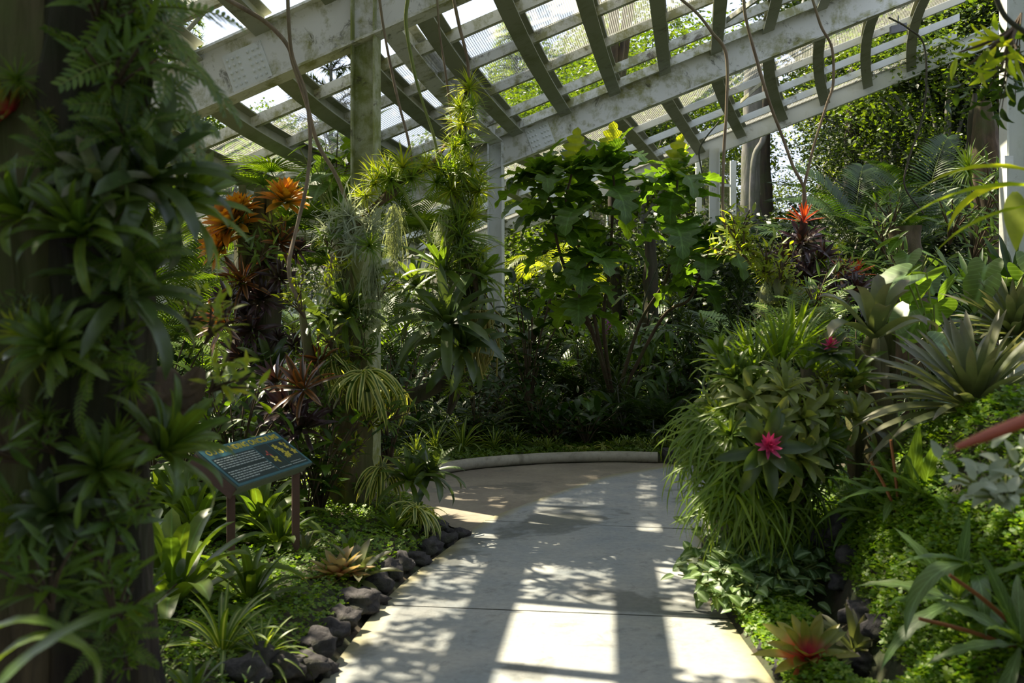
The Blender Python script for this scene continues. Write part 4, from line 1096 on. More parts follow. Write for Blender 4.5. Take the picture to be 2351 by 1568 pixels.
# ------------------------------------------------------------------ the undergrowth in the middle distance
def belt(kinds, n, px0, px1, D0, D1, s0, s1, label, group, dz=0, cols=None):
    for i in range(n):
        px = px0+(px1-px0)*(i+.5)/n+rnd.uniform(-.5, .5)*(px1-px0)/n*1.3; D = rnd.uniform(D0, D1)
        sc = rnd.uniform(s0, s1)
        if 1575 < px < 1720: sc *= .42
        if 1255 < px < 1385 and D > 10.9: sc *= .5
        if 1090 < px < 1190 and D < 12.6: sc *= .5
        pg(kinds[i % len(kinds)], px, D, sc, label, group, up=(rnd.uniform(-.15, .15), -.12, 1), dz=dz)
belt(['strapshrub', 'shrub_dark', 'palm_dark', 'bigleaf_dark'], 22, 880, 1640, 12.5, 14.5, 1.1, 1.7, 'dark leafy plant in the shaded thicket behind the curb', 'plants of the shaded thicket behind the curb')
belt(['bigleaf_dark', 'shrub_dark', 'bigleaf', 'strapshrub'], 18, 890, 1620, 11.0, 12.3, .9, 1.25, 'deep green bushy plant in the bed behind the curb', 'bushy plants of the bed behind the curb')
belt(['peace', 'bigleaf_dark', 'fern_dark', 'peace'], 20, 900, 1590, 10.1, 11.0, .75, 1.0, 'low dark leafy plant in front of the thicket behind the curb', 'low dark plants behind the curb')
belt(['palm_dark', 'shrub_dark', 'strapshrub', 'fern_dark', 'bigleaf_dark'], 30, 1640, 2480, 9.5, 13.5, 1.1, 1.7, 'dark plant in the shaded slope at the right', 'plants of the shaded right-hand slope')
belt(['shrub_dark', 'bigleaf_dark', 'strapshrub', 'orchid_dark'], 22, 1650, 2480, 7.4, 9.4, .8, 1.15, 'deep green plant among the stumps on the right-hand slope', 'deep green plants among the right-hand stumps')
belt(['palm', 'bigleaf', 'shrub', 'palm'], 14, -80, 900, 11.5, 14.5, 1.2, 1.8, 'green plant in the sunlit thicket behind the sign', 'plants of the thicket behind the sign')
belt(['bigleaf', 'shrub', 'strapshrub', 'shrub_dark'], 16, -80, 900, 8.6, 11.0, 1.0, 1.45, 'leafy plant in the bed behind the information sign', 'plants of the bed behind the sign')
belt(['peace', 'liriope', 'bigleaf', 'shrub_dark'], 12, 250, 760, 6.4, 7.4, .8, 1.1, 'leafy plant close behind the information sign', 'leafy plants close behind the sign')

# front row along the curb
for px, D, s, lab, k in (
    (1000, 9.6, 1.0, 'striped strap-leaved clump drooping over the left part of the curb pipe', 'liriope'),
    (1062, 9.75, 1.15, 'tallest striped strap-leaved clump behind the curb pipe', 'liriope'),
    (955, 9.35, .85, 'striped strap-leaved clump at the left end of the row behind the curb', 'liriope'),
    (1135, 9.8, .8, 'striped clump right of the tallest one, with upright pale leaf', 'liriope'),
    (1185, 9.9, .72, 'striped clump in the middle of the row behind the curb', 'liriope'),
    (1258, 9.8, .45, 'small striped clump right of the middle of the curb', 'liriope'),
    (1340, 9.8, .42, 'small green rosette behind the right half of the curb', 'spider'),
    (1383, 9.8, .55, 'small pale-edged spider plant behind the right half of the curb', 'spider'),
    (1300, 9.85, .42, 'small pale-edged spider plant beside a reddish seedling', 'spider'),
    (905, 9.0, .6, 'low striped clump next to the foot of the stained column', 'liriope')):
    pg(k, px, D, s, lab, dz=.03)
for i, px in enumerate((1425, 1452, 1478, 1508, 1535, 1560, 1240, 1275)):
    pg('cover', px, 9.85+.1*(i % 2), .8, 'low small-leaved plant edging the right end of the curb', 'small-leaved edging plants by the curb')
for i, px in enumerate((930, 960, 1010, 1100, 1160)):
    pg('peace', px, 9.9+.2*(i % 2), .6, 'low dark plant peeping out behind the striped clumps', 'low plants behind the striped clumps')
pg('heart_big', 1335, 10.4, .95, 'large heart-leaved philodendron low down in the middle of the bed', None)
pg('heart_big', 1275, 10.6, .8, 'heart-leaved philodendron left of the largest one in the middle bed', None)
pg('peace', 1345, 10.1, 1.2, 'spreading glossy broad-leaved plant below the philodendron in the middle', None)
pg('peace', 1270, 10.1, 1.0, 'glossy broad-leaved plant left of the spreading one in the middle', None)
for i, (px, py) in enumerate(((1475, 770), (1500, 790), (1452, 800), (1530, 760), (1510, 850), (1545, 850), (1480, 880))):
    pa('hangpaddle', px, py, 10.8+.15*(i % 3), .85, 'hanging clump of long quilted leaves at the right of the middle bed', 'hanging quilted-leaf clumps', up=(0, -.5, 1))
pa('drac_blue', 1430, 985, 10.3, .8, 'feathery weeping plant with narrow leaves left of the dark plaque', None)
for px, py in ((1490, 930), (1530, 910), (1560, 960)):
    pa('palm_dark', px, py+60, 10.4, .42, 'small weeping narrow-leaved plant above the dark plaque', 'weeping plants above the plaque')
pa('bigleaf_dark', 1215, 930, 10.6, 1.5, 'tall dark broad-leaved shrub right of the pale column', None)
pa('bigleaf_dark', 1205, 1010, 10.9, 1.3, 'dark broad-leaved shrub low beside the pale column', None)
pa('fern', 1110, 1000, 10.4, 1.4, 'dark green fern at the foot of the pale column', None)
pa('fern', 1045, 985, 10.5, 1.1, 'fern left of the pale column foot', None)
pa('fern', 1130, 760, 11.9, 1.1, 'light green fern climbing the pale column beside the junction box', None, up=(0, -.4, 1))
pa('palm_lite', 1275, 640, 13.5, 1.0, 'sunlit drooping palm between the pale column and the lobed-leaf shrub', None)
pa('palm_lite', 1370, 620, 15.5, .8, 'smaller sunlit palm behind the stems of the lobed-leaf shrub', None)
pa('bigleaf', 1225, 790, 11.3, 1.0, 'green broad-leaved shrub between the pale column and the exit sign', None)
pa('bigleaf', 1330, 850, 11.5, .8, 'leafy shrub just below the green exit sign', None)
for px, py, s in ((1400, 800, .8), (1415, 860, .9), (1390, 900, .8), (1440, 920, .8), (1360, 850, .7)):
    pa('drac', px, py+40, 10.9, s, 'dark narrow-leaved tufted plant in the middle bed', 'tufted plants in the middle bed', up=(0, -.2, 1))
for px, py, s in ((1555, 760, .9), (1590, 790, .8), (1600, 850, .9), (1570, 900, .9)):
    pa('drac_blue', px, py+30, 11.2, s, 'blue-green tufted dracaena in front of the white trellis', 'dracaenas in front of the trellis')
for px, py, s in ((1697, 660, 1.0), (1690, 745, 1.0), (1665, 790, .8)):
    pa('drac_blue', px, py+50, 9.6, s*.7, 'blue-green whorled dracaena right of the white trellis', 'whorled dracaenas right of the trellis')
# violet orchid
mb = MB(); tube(mb, [(0, 0, -.35), (.01, 0, -.1), (0, 0, .1)], .005, 5, 0); 
o_ = mb.build('orchid_spray', M['liana_green']); o_.location = at(1393, 760, 10.7); tag(o_, 'small spray of violet orchid flowers in the middle bed', 'orchid')
for i in range(7):
    c = bpy.data.objects.new('flower', bouquet_flower(.035, 5, 'flower_purple') if i == 0 else fl_me); fl_me = c.data
    COL.objects.link(c); c.parent = o_; c.location = (rnd.uniform(-.03, .03), rnd.uniform(-.03, .02), .12-.025*i); c.rotation_euler = (1.2, 0, rnd.uniform(0, 3))

# ------------------------------------------------------------------ the tall shrub with lobed leaves
def lobed_shrub():
    r = empty('lobed_leaf_shrub', gp(1395, 10.6, 0)); tag(r, 'tall shrub with big deeply lobed leaves on bare brown stems, under the roof', 'shrub')
    o = Vector(r.location); D = 9.9
    stems = [
      [(1400, 900, 10.5), (1360, 760, 10.2), (1310, 650, 10), (1280, 560, 9.9), (1268, 480, 9.9), (1250, 430, 9.9), (1245, 400, 9.8)],
      [(1400, 900, 10.5), (1370, 760, 10.2), (1345, 620, 10), (1320, 540, 9.9), (1300, 470, 9.8), (1310, 410, 9.8), (1318, 385, 9.8)],
      [(1405, 900, 10.5), (1385, 740, 10.2), (1400, 620, 10), (1405, 520, 9.9), (1410, 430, 9.9), (1405, 390, 9.8), (1404, 372, 9.8)],
      [(1420, 900, 10.5), (1470, 740, 10.3), (1530, 640, 10.1), (1545, 540, 10), (1550, 470, 9.9), (1555, 420, 9.9), (1553, 400, 9.9)],
      [(1430, 900, 10.5), (1520, 730, 10.2), (1580, 690, 10), (1605, 640, 9.9), (1625, 580, 9.8), (1640, 540, 9.8)],
      [(1400, 900, 10.5), (1365, 780, 10), (1330, 700, 9.6), (1345, 620, 9.5), (1365, 590, 9.5)]]
    mb = MB(); 
    for s in stems:
        st = MB(); P = smooth_path([at(*q)-o for q in s], 30); tube(st, P, np.linspace(.020, .009, len(P)), 8, rough=.2); st.build('stem', M['bark_brown'], r)
        n = len(P); k = 0
        top = P[-1]
        for j in range(8):                    # young leaves at the tip
            a = j*GA; blades(mb, tuple(top-Vector((0, 0, .01*j))), a, rnd.uniform(.2, 1.25) if j > 0 else 1.35, rnd.uniform(.30, .46), rnd.uniform(.24, .34), rnd.uniform(.5, 1.3), 40, 'lobed', .22, 0, 0, 1.4, 0, .12)
        for j in range(13):
            q = .45+.52*j/12; p = P[int(q*(n-1))]; a = j*GA+rnd.uniform(-.4, .4); el = rnd.uniform(-.2, .7)
            b = p+Vector((math.cos(a)*.06, math.sin(a)*.06, .02))
            blades(mb, tuple(b), a, el, rnd.uniform(.38, .58), rnd.uniform(.32, .46), rnd.uniform(1.1, 2.0), 42, 'lobed', .14, 0, 0, 1.1, rnd.uniform(-.3, .3), .12)
    mb.build('leaves', M['leaf_big'], r)
    # explicit leaves that hang in front as in the picture
    mb = MB()
    for px, py, az, el, L, W, dr in ((1330, 480, -2.0, .1, .52, .42, 1.6), (1395, 430, -1.2, .0, .62, .40, 1.7), (1300, 430, 2.9, .5, .55, .30, .9), (1545, 520, -1.5, .1, .60, .44, 1.7), (1255, 400, 2.8, .3, .50, .30, .7),
        (1560, 430, .3, .5, .42, .26, 1.0), (1430, 400, .2, .7, .48, .28, 1.0), (1270, 560, 2.6, -.2, .45, .34, 1.2), (1640, 560, -1.0, .0, .6, .4, 1.6), (1590, 570, -2.2, .1, .5, .4, 1.6), (1480, 440, -.5, .3, .5, .36, 1.3), (1240, 470, -2.6, .3, .5, .34, 1.4), (1365, 610, .9, 1.0, .30, .16, .5)):
        blades(mb, tuple(at(px, py, 9.6)-o), az, el, L, W, dr, 44, 'lobed', .14, 0, 0, 1.1, 0, .12)
    mb.build('hanging_leaves', M['leaf_big'], r)
    mb = MB()
    for px, py in ((1404, 372), (1553, 400), (1318, 385)):
        blades(mb, tuple(at(px, py, 9.8)-o), -1.3+rnd.uniform(-.3, .3), 1.45, .40, .30, .3, 40, 'lobed', .22, 0, 0, 1, 0, .1)
    mb.build('young_leaves', M['leaf_lite'], r)
lobed_shrub()

# ------------------------------------------------------------------ lianas
def liana(label, pts, r0, m='liana', rough=.25, r1=None):
    P = [at(*p) for p in pts]
    r0 *= .72; r1 = r1 and r1*.72
    trunk_obj('liana', label, 'liana', P, [r0, r1 or r0], m, 8, rough, n=max(24, len(P)*7), seed=rnd.random()*9)
liana('woody liana arching in from the top left and ending at the silvery air plants', [(490, -20, 6.6), (560, 20, 6.6), (615, 55, 6.7), (660, 105, 6.7), (675, 150, 6.7), (703, 235, 6.7), (730, 330, 6.8), (770, 400, 6.8), (800, 470, 6.8), (822, 520, 6.8)], .022, r1=.018)
liana('straight woody liana dropping from the top beside the riveted plate', [(660, -20, 6.5), (663, 60, 6.5), (672, 130, 6.55), (700, 210, 6.6), (710, 280, 6.6), (712, 340, 6.6), (703, 430, 6.5), (682, 520, 6.5), (664, 600, 6.4), (668, 650, 6.4), (685, 690, 6.4)], .018)
liana('thin brown liana from the roof to the tufted air plant on the branch', [(870, -10, 6.9), (880, 60, 6.9), (895, 140, 6.9), (915, 235, 6.9), (935, 310, 6.9), (948, 380, 6.9)], .013)
liana('green stem hanging from the roof that turns brown lower down', [(937, -10, 7.0), (932, 55, 7.0), (950, 160, 7.0), (972, 240, 7.0), (995, 310, 7.0), (1015, 400, 7.0)], .020, 'liana_green', r1=.012)
liana('pale thin liana from the roof to the tall hanging driftwood', [(1003, -10, 7.2), (1010, 80, 7.2), (1022, 160, 7.2), (1032, 240, 7.2), (1042, 360, 7.2), (1045, 450, 7.2)], .011)
liana('liana from the roof to the top of the tall hanging driftwood', [(1040, -10, 7.3), (1055, 60, 7.3), (1072, 130, 7.3), (1078, 190, 7.3)], .017)
liana('dark liana looping down to the epiphyte-covered branch at the right', [(1560, -5, 7.4), (1600, 30, 7.4), (1635, 75, 7.4), (1667, 125, 7.4), (1668, 250, 7.4), (1662, 350, 7.4), (1661, 500, 7.4), (1690, 550, 7.4)], .016)
liana('long liana descending from the top to the maroon bromeliads', [(1707, -10, 7.8), (1712, 40, 7.8), (1735, 130, 7.8), (1765, 230, 7.8), (1795, 310, 7.8), (1820, 380, 7.8), (1846, 435, 7.8), (1848, 500, 7.8)], .017)
liana('looping liana that joins the long one above the maroon bromeliads', [(1863, -10, 7.8), (1885, 60, 7.8), (1910, 110, 7.8), (1913, 190, 7.8), (1898, 240, 7.8), (1870, 330, 7.8), (1855, 390, 7.8), (1845, 440, 7.8), (1844, 520, 7.8)], .015)
liana('thin dark liana under the roof at the right, ending at the stump', [(2040, 40, 8.2), (2085, 65, 8.2), (2123, 110, 8.2), (2122, 250, 8.2), (2085, 370, 8.2), (2078, 430, 8.2), (2120, 490, 8.2)], .011, 'liana_dark')
liana('dark twig hanging from the top right corner', [(2285, -10, 3.4), (2310, 40, 3.4), (2355, 75, 3.4)], .012, 'liana_dark')
liana('dark cable-like liana on the grey column at the right edge', [(2310, 80, 6.8), (2330, 130, 6.8), (2360, 180, 6.8)], .012, 'liana_dark')
liana('thin stem bending from the roof end down to the white trellis', [(1650, 280, 13.5), (1618, 320, 13.5), (1605, 350, 13.5), (1612, 400, 13.5), (1618, 470, 13.5)], .014, 'liana_dark')
liana('dark leaning twig among the plants behind the lobed-leaf shrub', [(1515, 600, 11), (1480, 690, 11), (1478, 730, 11)], .012, 'liana_dark')

# ------------------------------------------------------------------ centre-left driftwood with epiphytes
trunk_obj('driftwood', 'mossy driftwood trunk standing right of the information sign', 'trunk', [gp(800, 6.9), at(795, 1120, 6.9), at(800, 1000, 6.9), at(812, 900, 6.9), at(800, 790, 6.9), at(786, 680, 6.9), at(784, 590, 6.9), at(800, 540, 6.9)], [.21, .17, .14, .10, .08, .07, .06, .05], 'bark_moss', 30, .3, .16, 40)
trunk_obj('driftwood_post', 'thin pale stem standing between the sign and the driftwood trunk', 'trunk', [gp(735, 6.5), at(724, 1120, 6.5), at(735, 1040, 6.5), at(745, 960, 6.5), at(720, 860, 6.6), at(700, 760, 6.6), at(690, 690, 6.6)], [.022, .022, .02, .03, .04, .03, .015], 'bark_moss', 12, .3)
trunk_obj('driftwood', 'bare brown branch with air plants crossing in front of the stained column', 'branch', [at(795, 545, 6.9), at(835, 500, 6.85), at(870, 465, 6.85), at(900, 440, 6.85), at(920, 415, 6.85), at(955, 400, 6.9), at(990, 380, 7.0), at(1025, 330, 7.2)], [.03, .028, .028, .038, .025, .02, .018, .014], 'bark_brown', 12, .35)
trunk_obj('driftwood', 'tall hanging driftwood thick with air plants, right of the stained column', 'trunk', [at(1030, 950, 7.2), at(1062, 850, 7.2), at(1070, 760, 7.2), at(1075, 660, 7.2), at(1062, 560, 7.2), at(1050, 460, 7.2), at(1052, 350, 7.2), at(1075, 180, 7.25)], [.02, .055, .07, .075, .06, .05, .05, .02], 'bark_dark', 22, .35, .15, 36)
trunk_obj('driftwood', 'twisted brown root curling off the hanging driftwood', 'branch', [at(1068, 590, 7.0), at(1088, 640, 7.0), at(1102, 690, 7.0), at(1102, 740, 7.0)], [.03, .022, .018, .015], 'bark_brown', 10, .3)
trunk_obj('driftwood', 'leaning dark root joining the hanging driftwood to the mossy trunk', 'branch', [at(815, 960, 6.95), at(880, 930, 7.0), at(970, 900, 7.1), at(1050, 860, 7.15)], [.06, .05, .05, .06], 'bark_dark', 14, .35)
for k, px, py, D, s, up, lab in (
  ('tuft', 1078, 205, 7.15, 1.15, (0, -.3, 1), 'topmost spiky air plant on the tall hanging driftwood'),
  ('tuft', 1062, 285, 7.1, 1.25, (-.1, -.5, 1), 'yellow-green air plant second from the top of the hanging driftwood'),
  ('tuft_green', 1050, 400, 7.05, 1.55, (-.3, -.5, .8), 'bushy dark green air plant in the middle of the hanging driftwood'),
  ('tuft_green', 1075, 430, 7.1, 1.4, (.5, -.4, .7), 'dark green air plant facing right on the hanging driftwood'),
  ('tuft_green', 1020, 395, 7.05, 1.3, (-.9, -.4, .4), 'dark green air plant spreading left from the hanging driftwood'),
  ('tuft_green', 1058, 545, 7.0, 1.35, (0, -.7, .6), 'drooping green air plant above the broad-leaved bromeliads'),
  ('tuft', 1095, 585, 7.05, 1.0, (.8, -.3, .5), 'small air plant on the right of the hanging driftwood'),
  ('tuft', 925, 385, 6.8, 1.35, (0, -.2, 1), 'large spiky air plant where the brown branch meets the liana'),
  ('tuft', 860, 425, 6.8, 1.1, (-.3, -.2, 1), 'spiky air plant on the left half of the brown branch'),
  ('tuft', 975, 385, 6.9, .9, (.3, -.2, 1), 'thin spiky air plant between the branch and the hanging driftwood'),
  ('tuft_green', 898, 415, 6.75, 1.0, (-.2, -.8, .5), 'small green air plant on the thick joint of the brown branch'),
  ('tuft_silver', 800, 500, 6.75, 1.15, (-.1, -.4, 1), 'largest silvery curling air plant in front of the stained column'),
  ('tuft_silver', 850, 525, 6.75, 1.0, (.5, -.3, .7), 'silvery curling air plant at the right of the silver cluster'),
  ('tuft_silver', 765, 530, 6.8, .95, (-.8, -.3, .4), 'silvery pinkish air plant at the left of the silver cluster'),
  ('tuft_silver', 815, 560, 6.7, .8, (0, -.9, .1), 'silvery air plant at the bottom of the silver cluster'),
  ('tuft_green', 848, 565, 6.65, .8, (.2, -.8, .4), 'bright green air plant below the silver cluster'),
  ('roots', 1103, 725, 6.9, 1.25, (0, 0, 1), 'skein of pale green hanging roots beside the large blue-green bromeliad'),
  ('brom_blue', 1030, 745, 6.75, 1.25, (-.15, -.55, 1), 'large blue-green bromeliad with wide drooping leaves in the centre left'),
  ('brom_blue', 1060, 800, 6.8, 1.0, (.3, -.7, .6), 'blue-green bromeliad tucked under the large one'),
  ('brom', 1020, 625, 6.95, 1.2, (-.3, -.3, 1), 'backlit yellow-green bromeliad above the blue-green ones'),
  ('brom', 1095, 640, 7.05, 1.0, (.6, -.2, .8), 'backlit bromeliad with a reddish leaf, right side of the hanging driftwood'),
  ('brom', 960, 660, 7.2, 1.0, (-.3, -.2, 1), 'backlit bromeliad left of the hanging driftwood, behind the blue one'),
  ('spider', 838, 870, 6.55, 1.05, (0, -.5, 1), 'largest cream-striped spider plant hanging from the mossy trunk'),
  ('spider', 778, 835, 6.7, .9, (-.5, -.3, 1), 'striped spider plant left of the largest one, higher on the trunk'),
  ('spider', 872, 1085, 6.6, .8, (.2, -.3, 1), 'cream-striped spider plant low on the mossy trunk by the stained column'),
  ('spider', 905, 900, 6.9, .8, (.4, -.2, 1), 'thin spider plant right of the largest one'),
  ('brom', 800, 720, 6.75, 1.0, (-.3, -.5, .8), 'green bromeliad below the hanging moss on the mossy trunk'),
  ('brom_blue', 745, 735, 6.7, .75, (-.6, -.4, .7), 'grey-leaved bromeliad at the left of the mossy trunk'),
  ('orchid', 700, 730, 6.5, .9, (-.4, -.3, 1), 'yellow-green orchid clump on the thin pale stem'),
  ('orchid', 690, 690, 6.5, .8, (-.1, -.3, 1), 'topmost orchid clump on the thin pale stem'),
  ('orchid', 760, 800, 6.6, .9, (0, -.6, 1), 'leafy orchid on the trunk above the striped spider plants'),
  ('orchid', 868, 690, 6.8, .9, (.4, -.3, 1), 'leafy orchid in front of the stained column below the silver cluster'),
  ('orchid_dark', 745, 900, 6.55, .9, (-.5, -.4, .8), 'dark leafy orchid left of the largest spider plant'),
  ('orchid_dark', 770, 960, 6.6, .9, (-.2, -.8, .6), 'dark leafy orchid under the largest spider plant'),
  ('orchid_dark', 870, 985, 6.7, 1.0, (.5, -.5, .7), 'dark leafy orchid on the right side of the mossy trunk'),
  ('fern', 915, 740, 7.0, .8, (-.2, -.4, 1), 'small fern behind the blue-green bromeliad'),
  ('tuft_small', 735, 1000, 6.5, 1.0, (-.3, -.8, .5), 'tiny rosette on the lower mossy trunk near the sign'),
  ('brom_bronze', 700, 895, 6.3, 1.0, (-.4, -.6, .8), 'bronze bromeliad with orange-edged leaves pointing left above the sign'),
  ('brom_maroon', 665, 945, 6.4, 1.3, (-.3, -.7, .7), 'dark purple bromeliad under the bronze one, above the sign'),
  ('brom_maroon', 640, 880, 6.7, 1.2, (-.5, -.5, .7), 'dark purple bromeliad left of the bronze one'),
  ('brom_maroon', 700, 985, 6.3, 1.1, (-.1, -.7, .7), 'dark purple bromeliad touching the top right of the sign'),
  ('brom_bronze', 740, 830, 6.6, .8, (-.7, -.3, .7), 'small bronze bromeliad on the trunk edge above the orange-edged one'),
  ('brom', 940, 1105, 6.5, .85, (.1, -.3, 1), 'green bromeliad leaning out over the near tip of the brown ramp'),
  ('brom_blue', 985, 1090, 6.6, .8, (.4, -.2, 1), 'blue-green bromeliad over the edge of the brown ramp'),
  ('spider', 955, 1180, 6.2, .75, (.2, -.2, 1), 'small green spider plant on the mossy stones at the ramp tip')):
    pa(k, px, py, D, s, lab, None, up)
for i, (px, py) in enumerate(((1070, 330), (1040, 340), (1055, 250), (1082, 250), (1035, 440), (1085, 380), (1045, 500), (1080, 500), (890, 390), (945, 410), (840, 450), (870, 400), (1000, 420), (1100, 440))):
    pa('tuft' if i % 3 else 'tuft_green', px, py, 7.0 if px > 980 else 6.8, rnd.uniform(.85, 1.15), 'spiky air plant crowded among the others on the driftwood', 'crowded air plants on the driftwood', (rnd.uniform(-.8, .8), -.5, rnd.uniform(.3, 1)))
for px, py, D, s, lab in ((905, 470, 6.9, 1.0, 'strand of grey moss hanging from the thick joint of the brown branch'), (1022, 490, 7.0, 1.35, 'widest curtain of pale moss on the left of the hanging driftwood'), (1060, 340, 7.1, 1.0, 'grey moss behind the upper air plants on the hanging driftwood'),
   (765, 600, 6.8, 1.1, 'pale moss hanging left of the stained column'), (855, 590, 6.7, 1.0, 'wispy moss hanging in front of the stained column'), (770, 730, 6.7, .9, 'moss below the left end of the mossy trunk bromeliads'), (880, 1060, 6.6, .5, 'short tuft of moss low on the mossy trunk'), (745, 1010, 6.5, .6, 'moss on the thin stem above the sign corner')):
    pa('moss', px, py, D, s, lab)
for i in range(34):
    py = 560+i*17+rnd.uniform(-8, 8); c = np.interp(py, [560, 700, 900, 1000, 1150], [785, 790, 812, 800, 795])
    pa(rnd.choice(['tuft_small', 'orchid_dark', 'orchid', 'tuft_small']), c+rnd.uniform(-60, 60), py, 6.7+rnd.uniform(-.05, .1), rnd.uniform(.4, .7), 'small plant clinging to the mossy driftwood trunk', 'small plants on the mossy driftwood trunk', (rnd.uniform(-.7, .7), -.7, .6))
for i in range(26):
    py = 480+i*17; c = np.interp(py, [450, 560, 660, 850], [1050, 1062, 1075, 1062])
    pa(rnd.choice(['tuft_small', 'orchid_dark', 'tuft_green', 'orchid_dark']), c+rnd.uniform(-50, 50), py, 7.1+rnd.uniform(-.05, .1), rnd.uniform(.4, .75), 'small plant clinging to the hanging driftwood', 'small plants on the hanging driftwood', (rnd.uniform(-.7, .7), -.7, .5))
liana('speckled yellow leaf-like strip hanging from the brown branch joint', [(925, 432, 6.75), (945, 480, 6.75), (975, 520, 6.75), (990, 560, 6.75)], .014, 'roots' if False else 'liana_green')
liana('yellowish stem leaning down from the silver cluster', [(795, 560, 6.9), (805, 610, 6.9), (835, 680, 6.9)], .012, 'liana_green')

# ------------------------------------------------------------------ stump with the orange bromeliads
for px, top, r_, lab in ((590, 470, .17, 'broad stump covered by orange bromeliads, left of the woody liana'), (556, 425, .05, 'left jagged spike rising from the orange bromeliad stump'), (595, 432, .075, 'middle weathered spike rising from the orange bromeliad stump'), (618, 440, .035, 'thin right spike rising from the orange bromeliad stump')):
    trunk_obj('stump', lab, 'stump', [gp(590, 8.3)] + ([at(590, 900, 8.3), at(588, 700, 8.3), at(590, top+60, 8.3), at(590, top+30, 8.3)] if r_ > .1 else [at(587, 800, 8.25), at(px+8, 600, 8.2), at(px, 520, 8.15), at(px, top, 8.15)]), [r_*1.2, r_*1.1, r_, r_*.9, r_*.55], 'bark_moss' if r_ < .1 else 'bark_dark', 20, .35, .15)
for k, px, py, s, up, lab in (
  ('brom_orange', 532, 520, 1.65, (-.4, -.6, .8), 'largest orange bromeliad on the upper left of the stump'),
  ('brom_orange', 652, 465, 1.4, (.3, -.5, 1), 'orange bromeliad right of the weathered stump spikes'),
  ('brom_orange', 512, 570, 1.35, (-.7, -.5, .5), 'yellow-orange bromeliad at the far left of the stump'),
  ('brom_orange', 552, 485, 1.2, (-.2, -.3, 1), 'orange bromeliad just below the left spike'),
  ('brom_bronze', 560, 650, 1.0, (-.2, -.7, .7), 'bronze bromeliad with a red-orange heart in the middle of the stump'),
  ('brom_maroon', 530, 690, 1.1, (-.5, -.6, .5), 'purple bromeliad below the bronze one on the stump'),
  ('brom_maroon', 600, 690, 1.1, (.2, -.8, .5), 'dark bromeliad right of the purple one on the stump'),
  ('brom_bronze', 520, 745, 1.1, (-.6, -.6, .4), 'bronze bromeliad low on the left of the stump'),
  ('brom_maroon', 580, 760, 1.2, (0, -.9, .4), 'dark bromeliad low in the middle of the stump'),
  ('brom_bronze', 640, 560, .9, (.5, -.6, .5), 'brownish bromeliad on the right side of the stump'),
  ('brom_maroon', 640, 640, 1.0, (.6, -.6, .4), 'dark bromeliad on the right edge of the stump'),
  ('orchid', 625, 540, .9, (.3, -.7, .7), 'green orchid between the orange bromeliads'),
  ('orchid_dark', 600, 600, 1.0, (.1, -.8, .5), 'dark orchid above the bronze heart bromeliad'),
  ('brom_maroon', 560, 820, 1.2, (-.2, -.8, .4), 'lowest dark bromeliad on the stump'),
  ('brom_blue', 620, 850, 1.0, (.1, -.6, .7), 'grey-blue drooping bromeliad right of the stump foot')):
    pa(k, px, py, 8.05, s, lab, None, up)
for i in range(22):
    pa(rnd.choice(['orchid_dark', 'brom_maroon', 'orchid', 'tuft_small']), 590+rnd.uniform(-90, 90), 540+i*17, 8.1, rnd.uniform(.5, .85), 'small plant in the crowd on the orange bromeliad stump', 'small plants on the orange bromeliad stump', (rnd.uniform(-.8, .8), -.7, .5))

# palms behind
for k, px, py, D, s, lab in (('palm', 400, 720, 9.6, 1.15, 'feather palm filling the gap right of the dark foreground trunk'), ('palm', 340, 820, 9.0, 1.0, 'lower feather palm beside the dark foreground trunk'), ('palm', 455, 800, 9.2, .9, 'feather palm just left of the orange bromeliad stump'),
   ('palm', 430, 640, 10.6, 1.0, 'upper feather palm below the roof corner at left'), ('fan', 690, 520, 10.2, 1.15, 'fan palm whose spiky leaf stands against the roof'), ('fan', 745, 700, 9.4, 1.0, 'fan palm drooping behind the silver air plants'),
   ('fan', 700, 610, 9.6, .9, 'fan palm between the orange stump and the liana'), ('fan', 920, 600, 10.3, 1.1, 'fan palm with shining ribs behind the hanging moss'), ('fan', 860, 560, 11, 1.1, 'fan palm behind the stained column'), ('palm', 960, 560, 11.2, .9, 'feather palm between the stained column and the hanging driftwood'),
   ('bigleaf', 770, 480, 10.5, 1.3, 'large round-leaved shrub catching light left of the stained column'), ('bigleaf', 530, 480, 11, 1.2, 'round-leaved shrub above the orange stump'), ('palm', 320, 620, 10, 1.0, 'palm half hidden behind the dark foreground trunk'), ('fan', 620, 470, 11.5, 1.0, 'distant fan palm behind the stump spikes')):
    pa(k, px, py, D, s, lab)
# the sunlit round leaves by the column
pa('heart_big', 775, 520, 8.9, .95, 'bright translucent round leaves left of the stained column', None)
pa('heart', 740, 470, 9.0, 1.0, 'second group of translucent round leaves above the liana', None)

